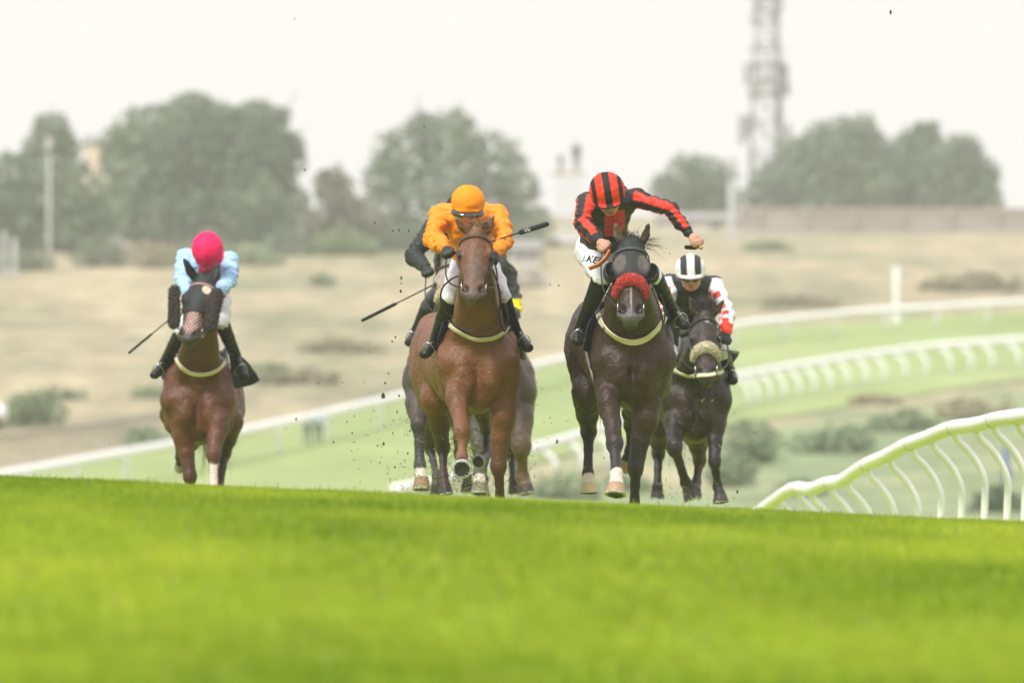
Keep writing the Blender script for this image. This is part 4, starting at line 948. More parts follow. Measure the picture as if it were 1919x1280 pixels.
tri._add([on_b(1089, 489), on_b(1096, 477), on_b(1098, 489), on_b(1092, 487.4), on_b(1095.4, 481.8), on_b(1096.4, 487.4)], [(0, 3, 4, 1), (1, 4, 5, 2), (2, 5, 3, 0)])
tri.build('emblem', mat('teal emblem', (.08, .30, .30), rough=.6), r3['root'])

# ------------------------------------------------------------------ reins
def rein(ctx, rd, side, sag=.06, rad=.006, m=None):
    Q, W = ctx['Q'], ctx['W']
    t = .82; loc, nn, _, _ = ctx['bvh'].find_nearest(Vector(Q(t, side * .65, -.70))); a = np.array(loc) + W * side * .012
    b = rd['hands'][0 if side < 0 else 1] + np.array([0, -.01, -.02]); pts = []
    for u in np.linspace(0, 1, 18):
        p = a * (1 - u) + b * u; p = p + np.array([side * .05 * math.sin(math.pi * u), 0, -sag * math.sin(math.pi * u)]); pts.append(p)
    mb = MB(); mb.tube(pts, rad, 6); mb.build('rein', m or M_leather, ctx['root'], True)
for c, rd in ((h3, r3), (h2, r2), (h1, r1), (h4, r4), (h5, r5), (h6, r6)):
    for s in (-1, 1):
        if c is h3 and s == 1: continue
        rein(c, rd, s)
# hanging rein loops
def loop3(ctx, pts, rad, name='rein_loop', m=None, n=26):
    P = ctx['P']; pts = [P(*p) for p in pts]; o = []
    for i in range(len(pts) - 1):
        p0, p1, p2, p3 = pts[max(i - 1, 0)], pts[i], pts[i + 1], pts[min(i + 2, len(pts) - 1)]
        for t in np.linspace(0, 1, 7)[:-1]: o.append(.5 * ((2 * p1) + (-p0 + p2) * t + (2 * p0 - 5 * p1 + 4 * p2 - p3) * t * t + (-p0 + 3 * p1 - 3 * p2 + p3) * t**3))
    o.append(pts[-1]); mb = MB(); mb.tube(o, rad, 6); return mb.build(name, m or M_leather, ctx['root'], True)
loop3(h2, [(858, 517, -1.0), (843, 525, -.9), (829, 540, -.75), (826, 560, -.6), (834, 580, -.55), (848, 596, -.5)], .007)
loop3(h2, [(840, 600, -.4), (855, 612, -.45), (885, 620, -.55), (915, 618, -.5), (935, 600, -.4)], .004)
loop3(h2, [(923, 505, -.95), (932, 530, -.7), (938, 560, -.5), (936, 590, -.4), (940, 612, -.35), (946, 620, -.33), (952, 600, -.33), (946, 570, -.35)], .008)
loop3(h3, [(1222, 540, -.9), (1232, 565, -.6), (1240, 590, -.4), (1243, 610, -.35), (1246, 580, -.3), (1238, 552, -.3)], .006)
mb = MB(); Pp = h3['P']; mb.ribbon([Pp(*p) for p in ((1143, 470, -.76), (1135, 484, -.80), (1122, 496, -.82), (1104, 503, -.80))], [(0.5, -1, -.6)] * 4, .034, .008)
mb.build('rein_grip', mat('tan rubber rein', (.50, .13, .025), rough=.5), h3['root'])

# ------------------------------------------------------------------ whips
def whip(label, D, a, b, thick_end, hand_side=None, pad=.62, word=None):
    """a: handle end, b: tip end (px, py, dy)"""
    A = px(a[0], a[1], D + a[2]); B = px(b[0], b[1], D + b[2]); root = thing('whip', label, 'whip', A, 'jockeys whips')
    m = A + (B - A) * pad; mb = MB(); mb.tube([A, A * .97 + m * .03, m], [.007, .006, .005], 8); mb.build('shaft', M_rub, root, True)
    mb = MB(); mb.tube([m, m * .94 + B * .06, B * .96 + m * .04, B], [.006, thick_end, thick_end, thick_end * .8], 8); mb.build('padded_end', M_cup, root)
    mb = MB(); mb.tube([A + (A - m) * .0, A + nrm(A - B) * .02], [.013, .012], 8); mb.build('cap', mat('tan handle cap', (.45, .30, .12), rough=.5), root, True)
    return root, m, B
w2, m2, B2 = whip('black whip held by the orange jockey, its padded end pointing up right', 57.0, (842, 477, -.70), (1027, 419, -.30), .0185, pad=.70)
whip('long black whip pointing down left beside the black sleeved jockey', 61.5, (812, 534, -.62), (678, 601, -.30), .0135, pad=.50)
whip('thin black whip pointing down left beside the bay horse', 64.0, (352, 570, -.64), (241, 662, -.25), .010, pad=.60)
wr, _, _ = whip('short foreshortened whip gripped in the outstretched hand of the striped jockey', 56.0, (1312, 464, -.42), (1285, 463, -.30), .0155, pad=.25)
whip('black whip stub sticking out right of the near black horse', 62.0, (1350, 655, -.56), (1384, 661, .1), .012, pad=.5)
cu = bpy.data.curves.new('lettering', 'FONT'); cu.body = 'VSt'; cu.size = .036; cu.align_x = 'CENTER'; cu.align_y = 'CENTER'; cu.resolution_u = 2
o = bpy.data.objects.new('lettering', cu); C.objects.link(o); bpy.context.view_layer.update()
me = bpy.data.meshes.new_from_object(o.evaluated_get(bpy.context.evaluated_depsgraph_get())); bpy.data.objects.remove(o)
vv = np.array([tuple(v.co) for v in me.vertices]); dw = nrm(B2 - m2); upv = nrm(np.cross(dw, [0, 1, 0])); upv = upv if upv[2] > 0 else -upv; c0 = m2 + (B2 - m2) * .30 + np.array([0, -.021, 0])
mesh_obj('lettering', c0 + vv[:, :1] * dw + vv[:, 1:2] * upv, [tuple(p.vertices) for p in me.polygons], M_white, w2, smooth=False)
# ------------------------------------------------------------------ setting
def noise_mix(name, cols, scale, stretch=(1, 1, 1), rough=.9, fine=None, ycol=None):
    m = bpy.data.materials.new(name); m.use_nodes = True; t = m.node_tree; b = t.nodes['Principled BSDF']
    b.inputs['Roughness'].default_value = rough; b.inputs['Specular IOR Level'].default_value = .15
    g = N(t, 'ShaderNodeNewGeometry'); mp = N(t, 'ShaderNodeMapping'); mp.inputs['Scale'].default_value = stretch; t.links.new(g.outputs['Position'], mp.inputs[0])
    n = N(t, 'ShaderNodeTexNoise'); n.inputs['Scale'].default_value = scale; n.inputs['Detail'].default_value = 6; n.inputs['Roughness'].default_value = .62; t.links.new(mp.outputs[0], n.inputs['Vector'])
    r = N(t, 'ShaderNodeValToRGB'); e = r.color_ramp.elements
    while len(e) < len(cols): e.new(.5)
    for i, (p, c) in enumerate(cols): e[i].position = p; e[i].color = (*c, 1)
    t.links.new(n.outputs[0], r.inputs[0]); cs = r.outputs[0]
    if fine:
        n2 = N(t, 'ShaderNodeTexNoise'); n2.inputs['Scale'].default_value = fine[0]; n2.inputs['Detail'].default_value = 4; t.links.new(mp.outputs[0], n2.inputs['Vector'])
        mr = N(t, 'ShaderNodeMapRange'); mr.inputs['From Min'].default_value = .3; mr.inputs['From Max'].default_value = .7; mr.inputs['To Min'].default_value = 1 - fine[1]; mr.inputs['To Max'].default_value = 1 + fine[1]
        v = N(t, 'ShaderNodeVectorMath', operation='SCALE'); t.links.new(n2.outputs[0], mr.inputs[0]); t.links.new(cs, v.inputs[0]); t.links.new(mr.outputs[0], v.inputs['Scale']); cs = v.outputs[0]
    t.links.new(cs, b.inputs['Base Color']); return m
G1, G2, G3 = (.13, .215, .004), (.215, .30, .010), (.355, .425, .04)
M_turf = noise_mix('near turf', [(.30, G1), (.5, G2), (.70, G3)], .55, (1.0, .30, 1), fine=(9, .25))
M_track = noise_mix('far turf', [(.3, (.21, .275, .10)), (.55, (.27, .335, .13)), (.75, (.34, .375, .18))], .05, (1, .35, 1), fine=(.5, .1))
M_field = noise_mix('dry meadow', [(.30, (.16, .18, .10)), (.42, (.235, .22, .135)), (.52, (.31, .265, .17)), (.68, (.41, .34, .22))], .085, (1, .38, 1), fine=(.7, .28))
M_scrub = noise_mix('rough grass', [(.30, (.13, .19, .10)), (.47, (.20, .25, .13)), (.58, (.32, .30, .18)), (.72, (.48, .38, .25))], .07, (1, .4, 1), fine=(.5, .25))
xs = np.concatenate([np.linspace(-260, -14, 24), np.linspace(-13, 13, 53), np.linspace(14, 260, 24)])
g_ = grid_sheet('ground', xs, np.concatenate([np.arange(-6, 16, 2.0), np.arange(16, 90, .5), np.arange(90, 186, 2)]), M_turf); tag(g_, kind='structure')
f_ = grid_sheet('meadow', xs, np.arange(184, 901, 2.0), M_field, -.002); tag(f_, kind='structure')
_dt = np.arange(186, 890, .5); _yt = 640 - gz(np.zeros_like(_dt), _dt) * F / _dt
def gd(y): return float(np.interp(-y, -_yt, _dt))          # distance at which the far ground shows at photo row y
def gp(x, y, lift=0): d = gd(y); return np.array([(x - 959.5) * d / F, d, gz(0, d) + lift])
def strip(name, top, bot, m, lift):
    X = np.linspace(min(p[0] for p in top), max(p[0] for p in top), 90); ty = np.interp(X, [p[0] for p in top], [p[1] for p in top]); by = np.interp(X, [p[0] for p in bot], [p[1] for p in bot])
    V = []; K = 60
    for x, a, b in zip(X, ty, by):
        d0, d1 = gd(b), gd(a)
        for k in range(K): 
            d = d0 + (d1 - d0) * k / (K - 1); V.append(((x - 959.5) * d / F, d, float(gz(0, d)) + lift))
    i = np.arange(len(X) - 1)[:, None] * K + np.arange(K - 1)[None]
    o = mesh_obj(name, np.array(V), np.stack([i, i + K, i + K + 1, i + 1], -1).reshape(-1, 4), m); tag(o, kind='structure'); return o
strip('race_track', [(-400, 965), (30, 893), (400, 836), (750, 757), (1060, 684), (1400, 618), (1919, 584), (2300, 570)],
      [(-400, 985), (300, 985), (700, 950), (1000, 872), (1130, 838), (1260, 812), (1400, 795), (1600, 762), (1919, 712), (2300, 690)], M_track, .05)
strip('rough_grass', [(700, 954), (1000, 876), (1130, 842), (1260, 816), (1400, 799), (1600, 766), (1919, 716), (2300, 694)],
      [(700, 1000), (2300, 1000)], M_scrub, .03)

# ------------------------------------------------------------------ foliage
M_leaf = mat('foliage', vcol=True, rough=.75, trans=.25, spec=.15)
M_bark = mat('bark', (.14, .11, .09), rough=.9, noise=.3, nscale=4)
def leaves(lobes, size, dens, cols, seed, sparse=0.0, squash=1.0):
    r = np.random.RandomState(seed); P_, S_, C_ = [], [], []
    for (c, rad) in lobes:
        n = int(dens * 4 * math.pi * rad * rad / (size * size)); d = r.normal(size=(n, 3)); d /= np.linalg.norm(d, axis=1, keepdims=True)
        bump = 1 + .16 * wnoise(d * rad, 2.2 / max(rad, .4) * 2, seed + 3) + .10 * wnoise(d * rad, 6.0 / max(rad, .4), seed + 4)
        rr = rad * bump * (1 - .55 * r.rand(n)**1.8); p = np.array(c) + d * rr[:, None] * np.array([1, 1, squash])
        w = wnoise(p, 2.0 / max(size * 3, .3), seed + 9)
        keep = w > (-1 + sparse * 1.2); p = p[keep]; w = w[keep]
        P_.append(p); tone = np.clip(.5 + .32 * wnoise(p, .5 / max(size * 4, .3) * 2, seed + 1) + .12 * r.normal(size=len(p)), 0, 1)[:, None]
        C_.append(np.array(cols[0]) * (1 - tone) + np.array(cols[1]) * tone)
    p = np.concatenate(P_); c = np.concatenate(C_); n = len(p)
    a = r.normal(size=(n, 3)); a /= np.linalg.norm(a, axis=1, keepdims=True); b = np.cross(a, r.normal(size=(n, 3))); b /= np.linalg.norm(b, axis=1, keepdims=True)
    s = size * (.5 + .7 * r.rand(n, 1)) * .6
    V = np.stack([p - a * s, p - b * s * .6, p + a * s, p + b * s * .6], 1).reshape(-1, 3)
    return V, np.arange(4 * n).reshape(-1, 4), np.repeat(c, 4, 0)
def tree(label, d, lobes, trunk, cols=((.030, .050, .022), (.085, .115, .050)), seed=1, sparse=0.0, size=.46, dens=4.2, group='trees on the skyline', name='broadleaf_tree', limbs=True):
    s = d / F; zg = float(gz(0, d)); tx = (trunk - 959.5) * s; r = np.random.RandomState(seed)
    root = thing(name, label, 'tree', (tx, d, zg), group)
    L = [(np.array([(x - 959.5) * s, d + (r.rand() - .5) * rr * s * 1.1, -(y - 640) * s]), rr * s) for (x, y, rr) in lobes]
    V, Fq, c = leaves(L, size, dens, cols, seed, sparse); mesh_obj('crown', V, Fq, M_leaf, root, smooth=False, cols=c)
    mb = MB(); top = np.mean([l[0] for l in L], 0); base = np.array([tx, d, zg - .3]); mid = base * .5 + top * .5
    mb.tube([base, base * .9 + mid * .1, mid, top], [.42, .30, .22, .1], 8); mb.build('trunk', M_bark, root, True)
    if limbs:
        for l in L:
            st = base + (mid - base) * (.4 + .6 * r.rand()); mb = MB(); k = st * .5 + l[0] * .5 + r.normal(size=3) * .2 - np.array([0, 0, .2]); mb.tube([st, k, l[0], l[0] + (l[0] - k) * .5], [.16, .11, .06, .02], 6); mb.build('limb', M_bark, root, True)
    return root
GD = ((.11, .155, .11), (.23, .30, .195)); GB = ((.17, .17, .13), (.28, .27, .205)); GR = ((.125, .165, .125), (.25, .31, .21))  # leaf colours paled to paint in part of the distance haze
tree('conical dark tree at the left edge, behind the tall pole', 440, [(60, 420, 95), (95, 300, 62), (100, 380, 90), (20, 345, 62), (170, 420, 62), (98, 248, 38), (-30, 420, 90), (60, 470, 50), (150, 470, 50)], 95, GD, 1)
tree('largest rounded tree of the skyline, behind the jockey in pink cap', 455, [(300, 285, 95), (375, 262, 88), (460, 285, 90), (515, 300, 58), (240, 290, 60), (290, 390, 105), (420, 400, 115), (510, 400, 72), (230, 400, 60), (538, 275, 32), (355, 215, 42), (480, 225, 40), (525, 220, 20)], 390, GD, 2)
tree('small brownish tree between the largest tree and the open crowned tree', 435, [(632, 400, 52), (622, 350, 38), (675, 420, 55), (600, 430, 40), (650, 450, 45)], 640, GB, 3, sparse=.25)
tree('open crowned tree with sky showing through its branches, behind the orange jockey', 445, [(765, 300, 68), (845, 268, 66), (915, 305, 70), (725, 330, 45), (725, 400, 55), (820, 380, 80), (920, 390, 70), (980, 350, 38), (790, 235, 30), (860, 235, 32), (700, 450, 50), (760, 450, 60), (870, 450, 65), (960, 440, 60), (1000, 420, 40)], 850, GR, 4, sparse=.32, dens=2.6)
tree('low rounded tree left of the mast base', 540, [(1290, 335, 45), (1335, 345, 48), (1255, 365, 40), (1300, 385, 55), (1345, 395, 50)], 1300, GR, 5)
tree('left dome of the long tree clump right of the mast', 530, [(1500, 325, 72), (1555, 290, 66), (1605, 268, 52), (1450, 365, 55), (1530, 370, 60), (1600, 350, 70), (1620, 245, 28)], 1540, GR, 6)
tree('middle peak of the long tree clump right of the mast', 545, [(1680, 320, 70), (1725, 285, 52), (1735, 255, 30), (1690, 370, 60), (1640, 350, 66), (1650, 390, 60), (1740, 380, 60)], 1700, GD, 7)
tree('right end of the long tree clump, sloping to the right edge', 535, [(1790, 310, 58), (1830, 335, 48), (1780, 365, 60), (1840, 380, 42), (1810, 280, 30)], 1800, GR, 8)
def bush(label, x, y, rx, ry, cols=GR, seed=1, squash=None, group='shrubs on the hillside', size=.26, name='bush', sparse=.1):
    p = gp(x, y); s = p[1] / F; root = thing(name, label, 'bush', p, group); r = np.random.RandomState(seed); L = []
    for k in range(max(3, int(rx / ry * 3))):
        u = (k + .5) / max(3, int(rx / ry * 3)) * 2 - 1; h = ry * (1 - .35 * abs(u)) * (.8 + .4 * r.rand()); L.append((p + np.array([u * rx * .75 * s, (r.rand() - .5) * 2, h * s * .45]), max(h * s * .62, .25)))
    V, Fq, c = leaves(L, size, 2.2, cols, seed, sparse); mesh_obj('leaves', V, Fq, M_leaf, root, smooth=False, cols=c)
    mb = MB(); 
    for l in L: mb.tube([p - np.array([0, 0, .1]), l[0]], [.05, .02], 5)
    mb.build('stems', M_bark, root, True); return root
GG = ((.17, .23, .13), (.28, .35, .20)); GO = ((.28, .26, .17), (.38, .345, .225)); PALE = ((.45, .42, .40), (.62, .58, .55))
HS = [(40, 508, 70, 40, GR, 'dark shrub at the very foot of the conical tree at the left edge'), (380, 490, 80, 42, GR, 'dark wide shrub below the middle of the largest tree'), (540, 478, 60, 48, GR, 'dark shrub below the right side of the largest tree'), (840, 470, 70, 50, GR, 'shrub directly behind the orange jockey'), (190, 500, 60, 55, GR, 'dark shrub at the foot of the conical tree'), (290, 502, 45, 52, GO, 'yellowish round shrub below the largest tree'), (460, 498, 90, 35, GG, 'low wide shrub right of the pink capped jockey'),
      (640, 478, 90, 45, GG, 'low green hedge below the small brownish tree'), (600, 535, 34, 24, GG, 'small isolated shrub in the straw field left of the orange jockey'), (740, 470, 70, 45, GR, 'dark shrub left of the orange jockey'),
      (960, 480, 60, 55, GR, 'dark shrub just right of the orange jockey'), (990, 540, 40, 40, PALE, 'pale shrub right of the padded whip end'), (228, 488, 26, 44, PALE, 'pale blossoming shrub below the largest tree'),
      (60, 800, 62, 70, GG, 'round green shrub near the left edge'), (275, 845, 42, 55, GG, 'shrub left of the bay horse'), (110, 750, 60, 22, GG, 'flat green shrub in the straw field at left'), (300, 745, 60, 16, GG, 'low green clump at the left elbow of the bay horse'), (480, 700, 80, 20, GG, 'low green clump right of the bay horse'),
      (640, 660, 110, 24, GO, 'low olive thicket left of the black whip'), (560, 720, 100, 30, GO, 'brown green thicket above the far rail'), 
      (1440, 470, 60, 22, GG, 'low green shrub below the brick wall'), (1500, 575, 100, 22, GO, 'olive thicket left of the white post'), (1820, 545, 130, 34, GO, 'olive thicket right of the white post'),
      (1410, 870, 50, 95, GG, 'tall blue green shrub right of the near black horse'), (1370, 915, 42, 70, GG, 'blue green shrub at the hooves of the near black horse'), (1560, 850, 100, 55, GG, 'wide green shrub behind the near rail'), (1690, 810, 90, 45, GG, 'green shrub behind the bend of the near rail'),
      (1830, 790, 90, 50, GO, 'olive shrub above the near rail at right'), (1860, 960, 60, 50, ((.08, .13, .08), (.16, .22, .13)), 'dark green shrub behind the right posts of the near rail'), (1060, 940, 70, 62, GG, 'blue green shrub between the two leading horses'), (1180, 925, 50, 40, GG, 'shrub behind the legs of the hooded dark horse'),
      (1500, 930, 60, 30, GG, 'low shrub over the low end of the near rail'), (1640, 760, 60, 20, GO, 'small olive shrub under the far rail posts')]
for i, (x, y, a, b, cc, lb) in enumerate(HS): bush(lb, x, y, a, b, cc, 40 + i)

# ------------------------------------------------------------------ far rails, posts, fence
M_rail = mat('white plastic rail', (.86, .86, .86), rough=.35, noise=.04, nscale=3, spec=.5)
def far_rail(label, path, posts, rad, h=1.1, lean=.45):
    pts = [gp(x, y + h * F / gd(y + 30) * 0) for x, y in path]; base = gp(*path[len(path) // 2])
    root = thing('running_rail', label, 'rail', base, 'far white running rails')
    X = np.linspace(path[0][0], path[-1][0], 120); Y = np.interp(X, [p[0] for p in path], [p[1] for p in path])
    def foot(y):      # ground row whose rail top shows at row y
        d = gd(y + 40)
        for _ in range(12): d = gd(y + h * F / d)
        return d
    top = []
    for x, y in zip(X, Y): d = foot(y); top.append(np.array([(x - 959.5) * d / F, d, float(gz(0, d)) + h]))
    mb = MB(); mb.tube(top, rad, 8); mb.build('rail', M_rail, root, True)
    for x in posts:
        y = float(np.interp(x, X, Y)); d = foot(y); p = np.array([(x - 959.5) * d / F, d, float(gz(0, d)) - .1]); mb = MB()
        mb.tube([p + np.array([lean, 0, 0]), p + np.array([lean, 0, .72]), p + np.array([lean * .75, 0, .95]), p + np.array([0, 0, h + .05])], rad * .62, 7); mb.build('post', M_rail, root, True)
far_rail('upper far white rail running from the brow at left up to the right edge', [(-200, 925), (20, 888), (230, 850), (400, 820), (600, 778), (750, 743), (1060, 672), (1200, 645), (1400, 606), (1600, 585), (1919, 566), (2200, 555)], list(range(-150, 2200, 95)), .15, .95, .1)
far_rail('lower far white rail with bent posts, right of the near black horse', [(740, 918), (870, 890), (1000, 840), (1130, 802), (1250, 765), (1370, 706), (1450, 692), (1600, 668), (1750, 648), (1919, 636), (2200, 622)],
         [1010, 1060, 1110, 1376, 1394, 1418, 1444, 1472, 1501, 1531, 1564, 1599, 1633, 1672, 1712, 1757, 1796, 1836, 1885, 1935], .14, 1.15, .5)
root = thing('paling_fence', 'weathered paling fence in the rough grass at lower left', 'fence', gp(200, 860))
mb = MB(); M_grey = mat('weathered wood', (.30, .27, .22), rough=.9, noise=.3, nscale=3)
a, b2 = gp(-60, 885), gp(420, 815); n = 64
for k in range(n):
    t = k / (n - 1); p = a * (1 - t) + b2 * t; p[2] = float(gz(0, p[1])); mb.box(p + np.array([0, 0, .55]), (.03, .03, .60))
mb.build('palings', M_grey, root)
mb = MB(); mb.tube([a + np.array([0, .05, .9]), a * .5 + b2 * .5 + np.array([0, .05, .92]), b2 + np.array([0, .05, .9])], .05, 6); mb.build('fence_rail', M_grey, root)
M_pole = mat('pale grey pole', (.42, .42, .42), rough=.6); M_wp = mat('white post paint', (.8, .8, .8), rough=.5)
def pole(label, x, y0, y1, d, wpx, m, name='pole', group=None, disc=0, arm=0):
    s = d / F; zg = float(gz(0, d)); b = np.array([(x - 959.5) * s, d, zg]); root = thing(name, label, 'pole', b, group); top = -(y0 - 640) * s
    mb = MB(); mb.tube([b - np.array([0, 0, .3]), b + np.array([0, 0, .4]), np.array([b[0], d, top])], [wpx * s * .62, wpx * s * .5, wpx * s * .42], 10); mb.build('shaft', m, root, True)
    mb = MB(); mb.box((b[0], d, zg + .15), (wpx * s * .9, wpx * s * .9, .15)); mb.build('base', m, root)
    if disc: mb = MB(); mb.tube([(b[0], d - .05, top + disc * s * .6), (b[0], d + .05, top + disc * s * .6)], disc * s, 20); mb.build('disc', m, root)
    if arm: mb = MB(); mb.box((b[0], d - wpx * s, top - .25), (wpx * s * .9, wpx * s * .5, .3)); mb.build('cabinet', m, root)
pole('tall thin grey pole in front of the conical tree', 92, 258, 515, 412, 7, M_pole, arm=1)
pole('short pale post at the far left edge', 8, 432, 520, 405, 8, M_pole, group='pair of short posts'); pole('short pale post with flat top, second from the left edge', 27, 446, 520, 405, 9, M_pole, group='pair of short posts')
pole('broad pale pole left of the mast', 1371, 300, 455, 470, 13, M_pole, arm=1)
pole('white finishing post with a round disc above the far rails', 1679, 512, 600, gd(606), 8, M_wp, disc=8, name='finishing_post')
pole('short blue post behind the right end of the near rail', 1886, 835, 870, gd(900), 10, mat('blue paint', (.04, .09, .32), rough=.6), name='post')

# brick wall along the crest at right
root = thing('brick_wall', 'long low dull reddish brick wall with a pale coping on the crest', 'wall', (14, 498, float(gz(0, 498))))
M_brick = noise_mix('hazed brick', [(.3, (.25, .205, .19)), (.5, (.31, .265, .245)), (.7, (.38, .34, .315))], .25, (1, 1, 2)); M_cop = mat('pale coping', (.45, .36, .32), rough=.8)  # brick colour lightened and greyed to paint in distance haze
mb = MB(); mb.box((25.5, 498, float(gz(0, 498)) + .35), (11.6, .15, .95)); mb.build('masonry', M_brick, root)
mb = MB(); mb.box((25.5, 498, float(gz(0, 498)) + 1.37), (11.7, .25, .07)); mb.build('coping', M_cop, root)
mb = MB()
for k in range(8): mb.box((14.9 + k * 2.9, 497.75, float(gz(0, 498)) + .5), (.22, .11, .80))
mb.build('piers', M_brick, root)
# low pale buildings behind the wall and between the trees
def shed(label, x, y0, y1, w, d, col, name='shed'):
    s = d / F; xc = (x - 959.5) * s; z1 = -(y0 - 640) * s; z0 = float(gz(0, d)) - .2; hw = w * s / 2; root = thing(name, label, 'building', (xc, d, z0))
    mb = MB(); mb.box((xc, d, (z0 + z1 - .3) / 2), (hw, 1.6, (z1 - .3 - z0) / 2)); mb.build('wall', mat('render ' + name, col, rough=.8), root)
    mb = MB(); mb.tube([(xc - hw - .2, d, z1 - .12), (xc + hw + .2, d, z1 - .12)], .55, 3); mb.box((xc, d, z1 - .3), (hw + .15, 1.75, .06)); mb.build('roof', mat('roof ' + name, (.25, .24, .23), rough=.8), root)
    mb = MB(); mb.box((xc - hw * .4, d - 1.62, z0 + (z1 - z0) * .5), (hw * .15, .03, (z1 - z0) * .18)); mb.box((xc + hw * .4, d - 1.62, z0 + (z1 - z0) * .5), (hw * .15, .03, (z1 - z0) * .18)); mb.build('window', M_lens, root)
shed('low pale shed on the crest left of the brick wall piers', 1310, 408, 432, 150, 506, (.6, .58, .52))
shed('small white hut low between trees right of the orange jockey', 985, 462, 500, 50, 418, (.5, .5, .48), 'hut')
shed('pale gabled cottage between the conical and the largest tree', 178, 262, 300, 34, 560, (.62, .52, .38), 'cottage')

# lattice telecom mast
s = 600 / F; zb = float(gz(0, 600)); mx_ = (1436 - 959.5) * s; root = thing('telecom_mast', 'tall grey lattice telecom mast rising out of the frame', 'mast', (mx_, 600, zb))
M_steel = mat('galvanised steel', (.18, .19, .20), rough=.5, metal=.3); M_ant = mat('antenna panel', (.24, .245, .255), rough=.5)
def mz(y): return -(y - 640) * s
def mw(z): y = 640 - z / s; return (14 + (y + 80) / 400 * 16) * s
zt = mz(-90); mb = MB()
for sx_ in (-1, 1):
    for sy in (-1, 1): mb.tube([(mx_ + sx_ * mw(zb), 600 + sy * mw(zb), zb), (mx_ + sx_ * mw(zt), 600 + sy * mw(zt), zt)], .09 if sx_ < 0 else .17, 6)
mb.build('legs', M_steel, root, True); mb = MB(); z = zb; 
while z < zt:
    h = mw(z) * 2.0; z2 = min(z + h, zt); a, c = mw(z), mw(z2)
    for (x0, y0, x1, y1) in ((-1, -1, 1, -1), (1, -1, 1, 1), (1, 1, -1, 1), (-1, 1, -1, -1)):
        mb.tube([(mx_ + x0 * a, 600 + y0 * a, z), (mx_ + x1 * c, 600 + y1 * c, z2)], .035, 5); mb.tube([(mx_ + x1 * a, 600 + y1 * a, z), (mx_ + x0 * c, 600 + y0 * c, z2)], .035, 5); mb.tube([(mx_ + x0 * a, 600 + y0 * a, z), (mx_ + x1 * a, 600 + y1 * a, z)], .055, 5)
    z = z2
mb.build('bracing', M_steel, root, True)
mb = MB()
for k in range(3): mb.box((mx_ + mw(zb) * .55 + k * .1, 600, (zb + zt) / 2), (.04, .04, (zt - zb) / 2))
k = zb
while k < zt: mb.box((mx_ + mw(zb) * .55 + .1, 600, k), (.2, .02, .02)); k += .35
mb.build('cable_ladder', M_steel, root)
for (yy, xo, hh) in ((140, -38, 22), (150, 34, 26), (165, -28, 14), (130, 30, 16), (170, 36, 14), (245, -48, 30), (238, -36, 24), (250, 40, 18), (5, 24, 14), (10, -20, 12), (40, -26, 8), (150, 6, 16), (158, -14, 14), (300, -30, 20), (285, 42, 14)):
    mb = MB(); c = (mx_ + xo * s, 599.2 - mw(0) , mz(yy)); mb.box(c, (.22, .14, hh * s * .9)); mb.box((c[0] * .5 + mx_ * .5, 599.6 - mw(0), c[2]), (abs(xo) * s * .5, .05, .05)); mb.build('antenna', M_ant, root)
for yy in (178, 118, 20):
    mb = MB(); mb.box((mx_, 600, mz(yy)), (mw(mz(yy)) + .45, mw(mz(yy)) + .45, .05))
    for e in (-1, 1): mb.box((mx_, 600 + e * (mw(mz(yy)) + .42), mz(yy) + 1.0), (mw(mz(yy)) + .45, .03, .04)); mb.box((mx_ + e * (mw(mz(yy)) + .42), 600, mz(yy) + 1.0), (.03, mw(mz(yy)) + .45, .04))
    mb.build('platform', M_steel, root)

M_hoist = mat('pale hoist paint', (.66, .64, .62), rough=.6)
D = 452; s = D / F; root = thing('camera_hoist', 'white camera hoist rising above the crest between the trees', 'hoist', ((1066 - 959.5) * s, D, float(gz(0, D))))
xh = (1066 - 959.5) * s; zf = -(326 - 640) * s; z0 = float(gz(0, D)); mb = MB()
k = z0 + .7
while k < zf - .2:
    k2 = min(k + .5, zf - .1)
    mb = MB()
    for yy in (-.5, .5): mb.tube([(xh - .7, D + yy, k), (xh + .7, D + yy, k2)], .028, 5); mb.tube([(xh + .7, D + yy, k), (xh - .7, D + yy, k2)], .028, 5)
    mb.tube([(xh - .7, D - .5, k), (xh - .7, D + .5, k)], .05, 5); mb.tube([(xh + .7, D - .5, k), (xh + .7, D + .5, k)], .05, 5)
    mb.build('scissor_arm', M_hoist, root, True); k = k2
mb = MB(); mb.box((xh, D, z0 + .4), (.95, .6, .3)); mb.build('chassis', M_hoist, root)
mb = MB(); mb.box((xh, D, zf), (.95, .6, .06)); mb.build('deck', mat('tan deck', (.45, .33, .2), rough=.8), root)
for (x, y) in ((-.8, -.5), (.8, -.5), (-.8, .5), (.8, .5)):
    mb = MB(); mb.tube([(xh + x, D - .62 if y < 0 else D + .62, z0 + .05), (xh + x, D - .45 if y < 0 else D + .45, z0 + .05)], .28, 14); mb.build('wheel', M_rub, root)
root = thing('camera', 'grey covered broadcast camera on a pedestal on the hoist deck', 'camera', (xh - .45, D, zf + .06)); mb = MB(); xx = xh - .45
mb.tube([(xx, D, zf + .06), (xx, D, zf + .5)], [.22, .08], 8); mb.build('pedestal', M_grey, root); mb = MB(); mb.box((xx, D, zf + .82), (.2, .3, .22)); mb.tube([(xx, D - .3, zf + .82), (xx, D - .6, zf + .8)], .11, 10); mb.build('camera_body', M_grey, root)

